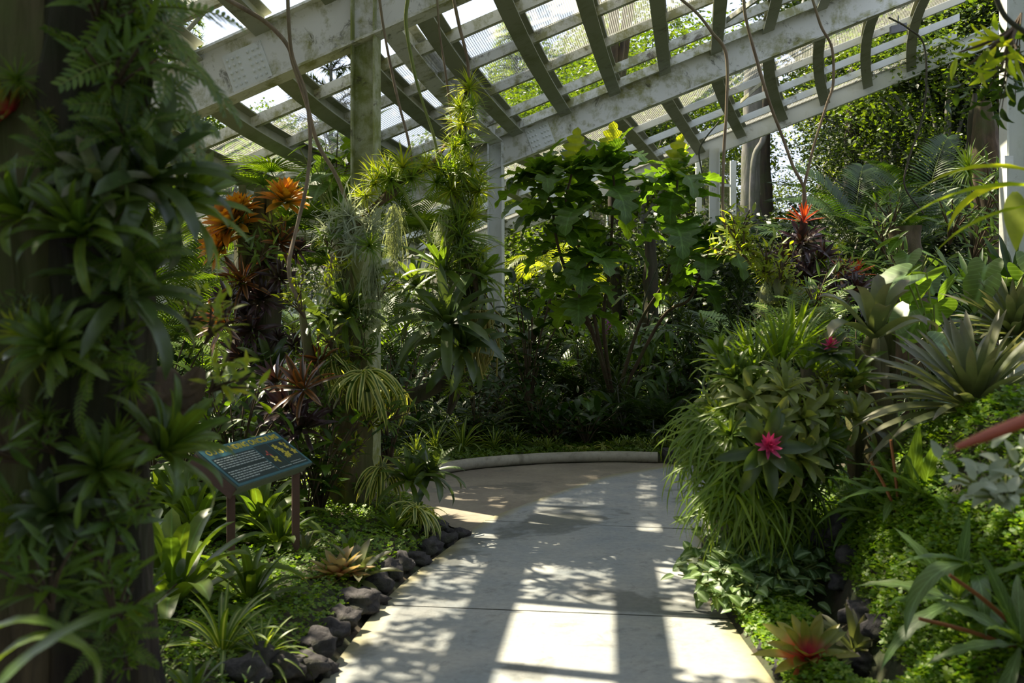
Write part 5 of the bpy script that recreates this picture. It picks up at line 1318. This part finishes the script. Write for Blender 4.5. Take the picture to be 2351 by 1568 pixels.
# ------------------------------------------------------------------ left bank
for k, px, D, s, lab in (
  ('lily', 395, 4.5, 1.3, 'largest bright crinum lily at the left, in front of the sign'),
  ('lily', 575, 4.6, .7, 'crinum lily with arching leaves under the information sign'),
  ('liriope', 510, 3.95, .95, 'fine-leaved arching clump in front of the lilies'),
  ('lily', 300, 4.7, 1.0, 'crinum lily half hidden by the dark foreground trunk'),
  ('brom', 440, 3.5, .6, 'shaded leafy plant near the bottom of the left bank'),
  ('liriope', 600, 3.9, .6, 'small arching clump beside the clover on the left bank'),
  ('lily', 640, 5.6, .7, 'crinum lily behind the sign post'),
  ('lily', 450, 5.6, .9, 'crinum lily behind the largest one'),
  ('shrub_dark', 310, 3.3, .38, 'dark leafy plant at the bottom left'),
  ('shrub_dark', 545, 3.4, .28, 'dark low clump at the bottom of the left bank'),
  ('brom_copper', 775, 5.1, 1.2, 'pale rosette with a coppery heart among the clover by the path'),
  ('brom_grey', 820, 5.15, .8, 'grey-green bromeliad right of the coppery-hearted rosette'),
  ('brom', 800, 5.4, .7, 'green bromeliad behind the coppery-hearted rosette'),
  ('brom_small', 700, 5.5, .9, 'small grey rosette between the sign post and the coppery rosette'),
  ('brom', 905, 6.1, .75, 'green bromeliad on the bank near the ramp tip')):
    pg(k, px, D, s, lab)
belt(['lily', 'liriope', 'bigleaf', 'lily'], 10, 200, 640, 5.8, 6.6, .7, 1.0, 'strap-leaved plant in the green mass left of the sign', 'strap-leaved plants left of the sign')
belt(['shrub_dark', 'brom', 'bigleaf_dark', 'liriope'], 8, 60, 260, 3.2, 4.0, .45, .65, 'shaded plant around the foot of the dark foreground trunk', 'shaded plants at the foot of the foreground trunk')

# clover carpets
def clover(pred, n, label, size, h, x0, x1, y0, y1, name='clover_carpet', m='clover'):
    X = U_(x0, x1, n); Y = U_(y0, y1, n); P = []
    for x, y in zip(X, Y):
        v = pred(x, y)+.35*noise.noise(Vector((x*3.1, y*3.1, 9)))
        if v > rnd.random()*.5+.15: P.append((x, y, G(x, y)+.015*max(0, noise.noise(Vector((x*6, y*6, 2))))))
    mb = clover_mesh(P, size, h=h); o = mb.build(name, M[m]); tag(o, label, 'ground cover', kind='stuff')
def pl(x, y):
    d = lerp_tab(BL, y)-x; return 1.0 if .10 < d < 1.7 and y < 7.3 else -1
def pr(x, y):
    d = x-lerp_tab(RE, min(y, 8.9)); 
    if abs(x-(1.40+.05*math.sin(y*3))) < .085 and 3.5 < y < 4.9: return -.2
    return 1.0 if d > (.02 if y < 4.9 else .12) else -1
clover(pl, 26000, 'bright green clover carpet on the bank left of the path', .016, (0, .05), -3.2, 0, 2.8, 7.3)
clover(lambda x, y: pr(x, y) if x < 1.75 else -1, 26000, 'bright green clover mound along the right edge of the path', .017, (0, .08), .95, 1.9, 3.0, 5.6)
clover(lambda x, y: pr(x, y) if x > 1.6 else -1, 40000, 'green clover slope rising at the lower right', .018, (0, .08), 1.5, 4.2, 2.3, 6.2)
clover(lambda x, y: .75 if y > curb_y(x)+.1 else -1, 14000, 'small-leaved ground cover under the plants behind the curb', .022, (0, .05), -2.2, 3, 9.2, 11.5, 'ground_cover', 'leaf')

# stones
def rock(px, D, r, label, group=None, flat=.7, at_z=None, mat_='rock'):
    import bmesh
    bm = bmesh.new(); bmesh.ops.create_icosphere(bm, subdivisions=3, radius=1.0); sd_ = rnd.random()*90
    sx, sy = rnd.uniform(.8, 1.25), rnd.uniform(.8, 1.15)
    for v in bm.verts:
        c = v.co; k = 1+.5*noise.noise(c*1.3+Vector((sd_, 0, 0)))+.34*noise.noise(c*2.6+Vector((0, sd_, 0)))+.07*noise.noise(c*8+Vector((0, 0, sd_)))
        v.co = Vector((c.x*sx, c.y*sy, c.z*flat))*k*r*.82
    me = bpy.data.meshes.new('rock'); bm.to_mesh(me); bm.free(); me.materials.append(M[mat_])
    me.polygons.foreach_set('use_smooth', [True]*len(me.polygons))
    o = bpy.data.objects.new('rock', me); COL.objects.link(o); x = (px-CX)/FPX*D
    o.location = (x, D, G(x, D)+r*flat*.35); tag(o, label, 'rock', group)
def rock_at(px, py, r, label, group=None, **k):
    p = ground_hit(px, py); rock((p.x)/p.y*FPX+CX, p.y, r, label, group, **k)
for px, py, r in ((1052, 1232, .075), (1022, 1246, .09), (985, 1264, .095), (955, 1292, .08), (925, 1305, .09), (893, 1318, .095), (862, 1350, .10), (846, 1385, .09), (812, 1400, .115), (785, 1438, .10), (762, 1470, .10), (722, 1500, .11), (690, 1540, .10), (640, 1545, .095), (600, 1530, .09), (745, 1545, .07), (1010, 1215, .07), (975, 1225, .07), (565, 1555, .10)):
    rock_at(px, py, r, 'dark volcanic stone edging the left side of the path', 'volcanic stones edging the left of the path')
for px, py, r in ((1772, 1490, .07), (1800, 1475, .06), (1985, 1425, .10), (2020, 1455, .09), (1930, 1350, .07), (1810, 1545, .08), (1950, 1285, .09), (1905, 1250, .10), (1935, 1230, .11), (1990, 1540, .08)):
    rock_at(px, py, r, 'dark volcanic stone in the bed right of the path', 'volcanic stones in the right-hand bed')

# ------------------------------------------------------------------ the big mound of plants at the right of the path
pb = gp(1760, 5.15)
trunk_obj('planted_pillar', 'dark mossy pillar inside the great mound of plants right of the path', 'pillar', [pb, at(1750, 1250, 5.15), at(1750, 1050, 5.15), at(1755, 900, 5.15), at(1765, 830, 5.15)], [.26, .24, .22, .18, .10], 'bark_dark', 24, .3, .1)
gG = 'grass clumps hanging round the mound right of the path'
for px, py, D, s in ((1650, 930, 5.1, .85), (1625, 985, 5.0, .95), (1660, 1010, 4.9, 1.0), (1615, 1050, 5.0, .9), (1650, 1090, 4.9, .95), (1700, 1120, 4.8, .95), (1740, 1150, 4.8, .9), (1790, 1150, 4.85, .9), (1840, 1120, 4.95, .85), (1690, 960, 4.9, .9), (1680, 1180, 4.85, .8), (1640, 1140, 4.95, .8), (1620, 960, 5.2, .8), (1770, 1190, 4.8, .75), (1850, 1180, 4.95, .7), (1600, 1010, 5.1, .7), (1720, 1060, 4.8, .9)):
    pa('grass', px, py, D, s, 'clump of long narrow leaves hanging from the mound right of the path', gG, ((px-1750)/260, -.7, .9))
for k, px, py, D, s, up, lab in (
  ('grass_up', 1790, 830, 5.1, 1.1, (0, -.1, 1), 'upright grassy orchid at the top of the mound right of the path'),
  ('grass_up', 1730, 840, 5.1, 1.0, (-.3, -.1, 1), 'upright grassy orchid on the upper left of the mound'),
  ('grass_up', 1860, 850, 5.2, 1.0, (.2, -.1, 1), 'upright grassy orchid on the upper right of the mound'),
  ('grass_up', 1820, 800, 5.3, 1.1, (.1, 0, 1), 'tallest grassy orchid behind the top of the mound'),
  ('brom', 1690, 870, 4.95, 0.60, (-.6, -.4, .8), 'curling light green bromeliad at the upper left of the mound'),
  ('brom', 1660, 830, 5.1, 0.64, (-.5, -.1, 1), 'bromeliad with a long curled leaf at the top left of the mound'),
  ('brom_pale', 1720, 920, 4.85, 0.64, (-.2, -.8, .7), 'pale green bromeliad in the upper middle of the mound'),
  ('brom_pale', 1800, 900, 4.85, 0.64, (.1, -.6, .8), 'blue-green bromeliad near the top right of the mound'),
  ('brom_pale', 1840, 960, 4.8, 0.68, (.4, -.7, .6), 'silvery-leaved bromeliad at the right of the mound'),
  ('brom_pale', 1890, 930, 4.95, 0.64, (.6, -.4, .7), 'grey-green bromeliad leaning right out of the mound'),
  ('brom_pale', 1770, 970, 4.75, 0.64, (0, -.9, .4), 'grey-green bromeliad facing out in the middle of the mound'),
  ('brom_pale', 1830, 1050, 4.75, 0.76, (.3, -.8, .4), 'wide-leaved bromeliad right of the pink flower'),
  ('brom', 1870, 1010, 4.85, 0.64, (.6, -.7, .3), 'green bromeliad at the right edge of the mound'),
  ('brom', 1680, 1000, 4.8, 0.48, (-.5, -.8, .5), 'small green bromeliad left of the pink flower'),
  ('brom_pale', 1950, 900, 5.1, 0.72, (.3, -.4, 1), 'grey-green bromeliad between the mound and the mossy stump'),
  ('brom_pale', 1960, 960, 4.9, 0.64, (.3, -.6, .8), 'drooping blue-green bromeliad in front of the mossy stump')):
    pa(k, px, py, D, s, lab, None, up)
for i in range(44):
    px = rnd.uniform(1630, 1900); py = rnd.uniform(850, 1120)
    pa(rnd.choice(['brom_pale', 'orchid', 'brom', 'orchid', 'spider', 'grass_up']), px, py, 4.95+abs(px-1760)*.001, rnd.uniform(.42, .62), 'small leafy plant packed into the mound right of the path', 'small plants packed into the mound', ((px-1760)/180, -.8, .6))
kind('brom_flower', 'bromeliad', 'bromeliad', lambda: rosette(14, .26, .075, .9, -.2, .7, 'strappoint', 'leaf_blue', .25), 1)
pinkf = bouquet_flower(.085, 26)
pa('brom_flower', 1757, 1030, 4.62, .9, 'silvery bromeliad with a spiky pink flower in the mound', None, (0, -1, .35), flower=(pinkf, .06))
pa('brom_flower', 1905, 815, 5.0, .6, 'bromeliad with a smaller coral flower above the mound', None, (-.1, -.5, .9), flower=(bouquet_flower(.09, 20, 'flower_pink'), .08))
for px, py, D, s in ((1660, 1285, 4.95, 1.0), (1700, 1300, 4.85, 1.0), (1745, 1310, 4.8, 1.0), (1790, 1320, 4.8, .95), (1680, 1345, 4.8, .9), (1730, 1355, 4.75, .9), (1650, 1320, 4.95, .8), (1840, 1310, 4.9, .9), (1870, 1280, 5.0, .9), (1780, 1275, 4.95, .9)):
    pa('syng', px, py+25, D, s, 'arrowhead vine with pale-veined leaves at the foot of the mound', 'arrowhead vines at the foot of the mound', ((px-1750)/200, -.6, 1))

# ------------------------------------------------------------------ mossy stump and companions
trunk_obj('stump', 'mossy broken stump with a bromeliad on top, right of the mound', 'stump', [gp(2012, 5.3), at(2010, 1150, 5.3), at(2000, 1000, 5.3), at(1995, 880, 5.3), at(2005, 800, 5.3), at(2010, 765, 5.3)], [.13, .11, .10, .10, .06, .03], 'bark_moss', 26, .4, .2)
trunk_obj('stump', 'flat upright slab of wood at the right side of the mossy stump', 'stump', [gp(2036, 5.35), at(2038, 1050, 5.35), at(2036, 880, 5.35), at(2040, 760, 5.35)], [.05, .05, .05, .035], 'bark_moss', 14, .3, .2)
trunk_obj('driftwood', 'short mossy arm reaching left from the mossy stump', 'branch', [at(1995, 860, 5.25), at(1965, 815, 5.2), at(1935, 780, 5.2)], [.05, .045, .025], 'bark_moss', 14, .4)
kind('caladium', 'silver_spotted_plant', 'plant', lambda: leafy(60, .16, .22, .07, .035, 'leaf_silver', 'ovate', 14, .8, mst='liana_green'), 1)
RIGHT = (
  ('brom_vase', 2008, 775, 5.1, 1.1, (0, -.25, 1), 'vase-shaped grey-green bromeliad crowning the mossy stump'),
  ('brom', 1960, 870, 5.1, .7, (-.5, -.5, .7), 'small green bromeliad on the left of the mossy stump'),
  ('tuft_small', 1990, 960, 5.1, 1.2, (-.2, -.8, .4), 'tiny tufted plant in the middle of the mossy stump'),
  ('brom_giant', 2235, 935, 4.55, .92, (-.15, -.25, 1), 'giant grey-green bromeliad with bronze leaf tips at the right'),
  ('brom_giant', 2330, 770, 5.6, .8, (-.2, -.2, 1), 'second large bromeliad behind the giant one at the right edge'),
  ('heart_big', 2150, 860, 5.6, 1.1, (-.1, -.2, 1), 'philodendron with large pale-veined heart leaves beside the mossy stump'),
  ('heart_big', 2100, 1000, 5.3, .9, (-.2, -.3, 1), 'philodendron with heart leaves below the pale one'),
  ('heart', 2290, 780, 5.9, 1.2, (0, -.2, 1), 'heart-leaved philodendron behind the giant bromeliad'),
  ('heart', 2090, 720, 6.6, 1.0, (0, -.2, 1), 'heart-leaved philodendron above the mossy stump'),
  ('strapshrub', 2240, 720, 6.6, .9, (-.2, -.2, 1), 'clump of long spiky leaves behind the heart leaves at the right'),
  ('strapshrub', 2330, 690, 6.4, .9, (-.3, -.2, 1), 'clump of long spiky leaves near the right edge'),
  ('paddle', 2060, 1170, 4.5, .85, (0, -.2, 1), 'long-leaved fern with orange stalks between stump and slope'),
  ('paddle', 2120, 1210, 4.2, .9, (.1, -.1, 1), 'upright long-leaved fern on the clover slope'),
  ('paddle', 1985, 1180, 4.7, .6, (-.3, -.2, 1), 'short long-leaved fern left of the mossy stump foot'),
  ('paddle', 2200, 1380, 3.4, .9, (-.2, -.3, 1), 'long-leaved fern at the lower right with a leaf hanging over the clover'),
  ('paddle', 2345, 1480, 3.0, .8, (-.3, -.3, 1), 'long-leaved fern in the bottom right corner'),
  ('brom_blush', 1855, 1530, 4.05, 1.15, (-.1, -.6, 1), 'rosette with a pink-red heart at the lower right edge of the path'),
  ('brom_small', 1960, 1515, 4.0, 1.25, (.1, -.6, 1), 'plain grey-green rosette beside the pink-hearted one'),
  ('brom_grey', 2060, 1080, 4.9, .6, (0, -.4, 1), 'small bromeliad half hidden under the giant one'),
  ('caladium', 2310, 1160, 3.0, 1.0, (-.3, -.5, 1), 'silver-spotted leafy plant at the right edge above the clover'))
for k, px, py, D, s, up, lab in RIGHT:
    p = at(px, py, D) if not k in ('brom_blush', 'brom_small') else ground_hit(px, py+25)+Vector((0, 0, .07)); gz = G(p.x, p.y)
    if p.z < gz: p.z = gz+.01
    put(k, p, s, lab, None, up)
trunk_obj('red_stalk', 'blurred red-orange stalk crossing in from the right edge', 'stalk', [at(2390, 950, 1.9), at(2330, 975, 1.9), at(2265, 1000, 1.9), at(2195, 1027, 1.9)], [.012, .013, .012, .006], 'liana', 8, .1)
bpy.data.objects['red_stalk'].data.materials[0] = plainmat('red_stalk', (.42, .10, .05), .4)

# ------------------------------------------------------------------ right-hand middle distance
trunk_obj('driftwood', 'mossy leaning branch with epiphytes at the end of the dark liana', 'branch', [at(1688, 545, 7.5), at(1725, 600, 7.5), at(1780, 650, 7.45), at(1830, 690, 7.4), at(1880, 740, 7.4), at(1890, 830, 7.4)], [.02, .03, .035, .035, .04, .05], 'bark_moss', 14, .4)
trunk_obj('driftwood', 'driftwood column behind the maroon bromeliads', 'trunk', [gp(1880, 7.9), at(1870, 800, 7.9), at(1855, 640, 7.9), at(1848, 520, 7.9)], [.12, .10, .08, .04], 'bark_dark', 16, .4)
for k, px, py, D, s, up, lab in (
  ('brom_red', 1845, 510, 7.7, .85, (0, -.3, 1), 'red-orange spiky bromeliad where the two lianas meet'),
  ('brom_maroon', 1840, 560, 7.7, 1.2, (-.1, -.6, .8), 'maroon bromeliad just below the red-orange one'),
  ('brom_maroon', 1815, 600, 7.7, 1.3, (-.5, -.5, .6), 'large maroon bromeliad spreading left'),
  ('brom_maroon', 1875, 600, 7.7, 1.2, (.5, -.5, .6), 'maroon bromeliad spreading right'),
  ('brom_maroon', 1850, 640, 7.65, 1.1, (0, -.8, .5), 'lowest maroon bromeliad of the group under the lianas'),
  ('brom_maroon', 1930, 640, 8.0, 1.1, (0, -.4, .9), 'dark red bromeliad in the row right of the maroon group'),
  ('brom_red', 1965, 630, 8.1, .7, (0, -.4, .9), 'small bright red bromeliad at the right of the dark red row'),
  ('brom_red', 1935, 625, 8.1, .7, (0, -.4, .9), 'small bright red bromeliad at the left of the dark red row'),
  ('brom_maroon', 1960, 675, 7.9, 1.2, (.2, -.6, .8), 'purple bromeliad below the dark red row'),
  ('brom_maroon', 1905, 690, 7.8, 1.2, (0, -.7, .7), 'purple bromeliad right of the mossy leaning branch'),
  ('orchid', 1700, 555, 7.4, 1.1, (-.2, -.3, 1), 'yellow-green orchid clump at the upper end of the mossy branch'),
  ('orchid', 1715, 595, 7.35, 1.1, (-.5, -.5, .8), 'yellow-green orchid clump hanging left on the mossy branch'),
  ('orchid', 1755, 610, 7.35, 1.0, (.3, -.4, 1), 'yellow-green orchid clump on the middle of the mossy branch'),
  ('orchid', 1690, 590, 7.45, 1.0, (-.8, -.2, .6), 'leftmost orchid clump of the mossy branch'),
  ('orchid', 1790, 640, 7.3, .9, (.1, -.5, 1), 'orchid clump lower down the mossy branch'),
  ('tuft', 1815, 690, 7.3, .9, (-.2, -.6, .8), 'spiky air plant under the lower mossy branch'),
  ('brom_grey', 1800, 705, 7.3, .9, (-.6, -.4, .5), 'pale bromeliad hanging below the mossy branch'),
  ('orchid_dark', 1870, 720, 7.2, 1.0, (0, -.5, 1), 'dark orchid at the foot of the mossy branch'),
  ('fern', 1880, 760, 7.0, 1.0, (0, -.3, 1), 'fern at the foot of the mossy branch'),
  ('fern', 1820, 770, 6.9, 1.0, (-.2, -.3, 1), 'light fern behind the grassy orchids of the mound'),
  ('palm_dark', 1955, 560, 9.8, 1.0, (0, -.3, 1), 'dark feather palm with wide frond right of the lianas'),
  ('palm_dark', 2110, 560, 10.3, 1.1, (0, -.3, 1), 'dark feather palm left of the tall weathered stump'),
  ('palm_dark', 2040, 620, 9.3, .9, (0, -.3, 1), 'dark feather palm low between the red row and the stump'),
  ('orchid_dark', 2030, 580, 8.4, 1.3, (-.4, -.4, .8), 'grassy orchid clump on the left of the dark cut stump'),
  ('orchid_dark', 2050, 530, 8.5, 1.1, (-.2, -.3, 1), 'grassy orchid clump near the top of the dark cut stump'),
  ('orchid_dark', 2060, 650, 8.3, 1.3, (-.4, -.6, .7), 'grassy orchid clump low on the dark cut stump'),
  ('orchid_dark', 2180, 560, 8.0, 1.4, (0, -.5, .9), 'dark orchid mass left of the tall weathered stump foot'),
  ('orchid_dark', 2250, 540, 7.8, 1.5, (0, -.5, .9), 'dark orchid mass in front of the tall weathered stump'),
  ('orchid_dark', 2310, 570, 7.6, 1.5, (0, -.5, .9), 'dark orchid mass near the grey column at the right'),
  ('orchid_dark', 2230, 610, 7.7, 1.4, (0, -.6, .8), 'dark orchid mass above the spiky leaves at the right'),
  ('tuft_green', 2225, 390, 9.2, 1.6, (-.4, -.5, .7), 'grassy tuft on the left side of the tall weathered stump'),
  ('orchid_dark', 2265, 450, 9.2, 1.2, (0, -.7, .6), 'orchid on the middle of the tall weathered stump')):
    pa(k, px, py, D, s, lab, None, up)
for i in range(26):
    q = i/25; px = np.interp(q, [0, .3, .6, .85, 1], [1690, 1730, 1785, 1850, 1885]); py = np.interp(q, [0, .3, .6, .85, 1], [550, 605, 652, 705, 745])
    pa(('orchid', 'tuft_small', 'orchid', 'tuft')[i % 4], px+rnd.uniform(-14, 14), py+rnd.uniform(-14, 10), 7.38, rnd.uniform(.5, .8), 'small yellow-green plant growing along the mossy leaning branch', 'small plants along the mossy leaning branch', (rnd.uniform(-.7, .7), -.6, rnd.uniform(.3, 1)))
pa('moss', 1760, 650, 7.35, .75, 'pale moss hanging under the mossy leaning branch at the right')
pa('moss', 1820, 730, 7.3, .6, 'thin moss hanging below the pale bromeliad at the right')
trunk_obj('stump', 'dark cut stump with a reddish flat top, in the middle of the right slope', 'stump', [gp(2090, 8.7), at(2088, 700, 8.7), at(2082, 600, 8.7), at(2078, 520, 8.7)], [.16, .14, .13, .14], 'bark_brown', 22, .3, .12)
for i in range(16):
    pa(rnd.choice(['orchid_dark', 'tuft_small', 'orchid']), 1850+rnd.uniform(-50, 110), 560+i*11, 7.7, rnd.uniform(.5, .8), 'small plant among the maroon bromeliads', 'small plants among the maroon bromeliads', (rnd.uniform(-.7, .7), -.6, .7))
# big backlit ginger-like leaves at the right edge
def big_leaves(name, label, cat, items, m, o=None):
    mb = MB(); base = at(*items[0][:3])
    for px, py, D, az, el, L, W, dr, prof in items:
        blades(mb, tuple(at(px, py, D)-base), az, el, L, W, dr, 12, prof, .15, 0, 0, 1.2, 0, .06)
    ob = mb.build(name, M[m]); ob.location = base; tag(ob, label, cat); return ob
big_leaves('ginger_plant', 'long backlit yellow-green leaves reaching in from the right edge', 'plant',
  [(2390, 400, 3.4, 2.9, .35, .44, .075, 1.1, 'lance'), (2400, 430, 3.3, 3.0, .15, .50, .085, .9, 'lance'), (2380, 470, 3.3, 2.7, -.1, .36, .07, .8, 'lance'), (2380, 430, 3.6, 2.3, .3, .4, .09, 1.6, 'lance'), (2330, 440, 3.6, -2.0, -.9, .25, .08, .5, 'lance')], 'leaf_lite')
big_leaves('strap_leaved_fern', 'long wavy pale-ribbed leaf arching down over the clover at the lower right', 'fern',
  [(2250, 1300, 3.3, 3.6, .35, .46, .085, 1.9, 'lance'), (2260, 1310, 3.3, 3.1, .5, .30, .06, 1.0, 'lance'), (2240, 1320, 3.3, 4.4, .2, .30, .055, 1.6, 'lance')], 'leaf_vein')
big_leaves('strap_leaved_fern', 'group of upright long quilted leaves right of the mossy stump', 'fern',
  [(2090, 1200, 4.3, -1.6, 1.45, .46, .085, .25, 'lance'), (2060, 1190, 4.4, 2.6, .9, .40, .07, 1.1, 'lance'), (2150, 1190, 4.2, -.5, 1.35, .44, .08, .4, 'lance'), (2030, 1190, 4.5, 3.0, .5, .34, .07, 1.5, 'lance'), (2180, 1200, 4.2, .3, 1.1, .42, .075, .8, 'lance'), (2120, 1210, 4.2, -1.2, .6, .3, .06, 1.4, 'lance')], 'leaf_vein')
for k_, (a_, b_, lab) in enumerate((((2060, 1180), (2000, 1060), 'orange leaf stalk rising left among the quilted leaves'), ((2065, 1175), (2045, 1010), 'orange leaf stalk rising upright among the quilted leaves'), ((2330, 1440), (2180, 1320), 'upper red-brown stalk crossing the clover slope'), ((2340, 1490), (2110, 1420), 'lower red-brown stalk crossing the clover slope'))):
    D_ = 4.4 if k_ < 2 else 3.1
    trunk_obj('leaf_stalk', lab, 'stalk', [at(a_[0], a_[1], D_), at((a_[0]+b_[0])/2, (a_[1]+b_[1])/2-6, D_), at(b_[0], b_[1], D_)], [.008, .006], 'stalk', 7, .1)
pa('orchid', 2335, 60, 3.6, 1.0, 'hanging leafy spray in the top right corner', None, (-.6, -.2, -.6))
pa('bigleaf_dark', 2345, 30, 4.2, .5, 'dark leaves overhanging the top right corner', None, (-.3, 0, -1))

# ------------------------------------------------------------------ the dark foreground trunk at the left
for i, (px, r_, m, lab) in enumerate(((60, .105, 'bark_moss', 'left strand of the great foreground driftwood, pale and ribbed'), (135, .12, 'bark_dark', 'dark middle strand of the great foreground driftwood'), (205, .11, 'bark_dark', 'third strand of the great foreground driftwood'), (262, .08, 'bark_dark', 'right strand of the great foreground driftwood'))):
    D = 2.72+.05*(i % 2)
    trunk_obj('driftwood', lab, 'trunk', [gp(px+30, D), at(px+15, 1400, D), at(px, 1050, D), at(px+20, 720, D), at(px-10, 380, D), at(px, 60, D), at(px+10, -300, D)], [r_*1.3, r_*1.15, r_, r_*.95, r_*1.1, r_, r_*.9], m, 40, .3, .13, 48, seed=i*3.3)
trunk_obj('driftwood_root', 'gnarled brown root bulging right from the great foreground driftwood', 'root', [at(230, 1010, 2.75), at(300, 950, 2.8), at(370, 910, 2.85), at(430, 900, 2.9), at(460, 850, 2.95)], [.09, .085, .07, .04, .015], 'bark_brown', 26, .5, .15)
trunk_obj('driftwood_root', 'lower twisted root right of the great foreground driftwood', 'root', [at(210, 1080, 2.75), at(290, 1020, 2.8), at(380, 970, 2.85), at(440, 930, 2.9)], [.07, .06, .045, .02], 'bark_brown', 22, .5, .15)
L_ = (
  ('fern', 300, 150, 2.7, .8, (.8, -.3, .6), 'fern tuft on the upper right side of the foreground driftwood'),
  ('fern', 280, 40, 2.75, .8, (.8, -.2, .6), 'topmost fern tuft on the foreground driftwood'),
  ('fern', 290, 280, 2.7, .7, (.9, -.3, .3), 'fern tuft above the wide-leaved bromeliad on the driftwood'),
  ('orchid_dark', 250, 230, 2.6, .8, (.5, -.7, .5), 'dark orchid high on the foreground driftwood'),
  ('orchid_dark', 230, 90, 2.6, .8, (.4, -.7, .6), 'dark orchid near the top of the foreground driftwood'),
  ('brom_blue', 330, 420, 2.6, .75, (.5, -.5, .8), 'wide-leaved bromeliad reaching right from the foreground driftwood'),
  ('brom', 400, 470, 2.75, .75, (.8, -.2, .6), 'bromeliad with yellowing leaves at the tip of the reach'),
  ('brom_grey', 225, 430, 2.5, .5, (.2, -.7, .7), 'grey-leaved bromeliad at eye level on the foreground driftwood'),
  ('lily', 190, 540, 2.45, .42, (-.1, -.6, .8), 'arching strap-leaved plant on the front of the foreground driftwood'),
  ('lily', 60, 500, 2.5, .4, (-.4, -.5, .8), 'arching strap-leaved plant on the left of the foreground driftwood'),
  ('brom_blue', 285, 690, 2.55, .65, (.4, -.4, 1), 'upright wide-leaved bromeliad midway down the foreground driftwood'),
  ('tuft', 70, 780, 2.5, .75, (-.3, -.7, .6), 'light green tuft on the left edge of the foreground driftwood'),
  ('lily', 130, 800, 2.45, .34, (0, -.8, .5), 'thin arching plant below the middle of the driftwood'),
  ('orchid', 470, 790, 2.95, .65, (.5, -.3, .9), 'light green orchid sprig at the end of the gnarled root'),
  ('orchid', 430, 760, 3.0, .6, (.4, -.2, 1), 'upper light green orchid sprig above the gnarled root'),
  ('orchid', 480, 900, 2.95, .7, (.6, -.4, .4), 'lower light green orchid sprig hanging off the gnarled root'),
  ('lily', 370, 1040, 2.7, .5, (.7, -.2, .8), 'plant with long dark arching leaves that cross the sign'),
  ('brom', 230, 1080, 2.55, .5, (.4, -.6, .6), 'shaded bromeliad below the gnarled root'),
  ('brom_blue', 130, 1180, 2.5, .4, (0, -.8, .5), 'shaded grey bromeliad low on the foreground driftwood'),
  ('paddle', 260, 1200, 2.55, .35, (.6, -.5, .4), 'broad dark leaf clump beside the crinum lilies'),
  ('orchid_dark', 120, 1400, 2.4, .7, (0, -.5, .9), 'leafy clump at the foot of the foreground driftwood'),
  ('orchid_dark', 260, 1450, 2.5, .7, (.3, -.4, .9), 'leafy clump right of the foot of the driftwood'),
  ('brom_blush', 25, 260, 2.6, .6, (-.6, -.4, .7), 'small reddish rosette at the upper left edge'),
  ('tuft', 30, 60, 2.9, .9, (-.3, -.3, .9), 'bright tuft in the top left corner'),
  ('orchid_dark', 60, 1060, 2.5, .8, (-.3, -.8, .4), 'dark orchid low at the left edge'))
for k, px, py, D, s, up, lab in L_: pa(k, px, py, D, s, lab, None, up)
for i in range(38):
    py = 20+i*41; px = rnd.choice([rnd.uniform(20, 300), rnd.uniform(230, 320)])
    pa(rnd.choice(['orchid_dark', 'tuft_green', 'fern', 'tuft_small', 'orchid_dark']), px, py, 2.58+rnd.uniform(-.04, .06), rnd.uniform(.28, .46), 'small dark plant clinging to the foreground driftwood', 'small plants on the foreground driftwood', (rnd.uniform(-.5, .9), -.8, rnd.uniform(.1, .7)))
big_leaves('strap_leaf_plant', 'large blurred curling leaf in the bottom left corner', 'plant',
  [(-40, 1568, 1.75, .25, 1.15, .34, .05, 3.6, 'strap'), (-60, 1640, 1.6, .5, .9, .30, .055, .9, 'strap'), (-80, 1500, 1.8, .1, .9, .2, .05, 1.6, 'strap')], 'leaf_strap')
mb = MB(); box(mb, (0, 0, 0), (.09, 0, .0), (0, .05, 0), (0, 0, .035)); o = mb.build('stone_block', M['white'], smooth=False); o.location = at(0, 1120, 4.6); o.rotation_euler.z = .4
tag(o, 'pale block glimpsed at the left edge behind the driftwood', 'block')
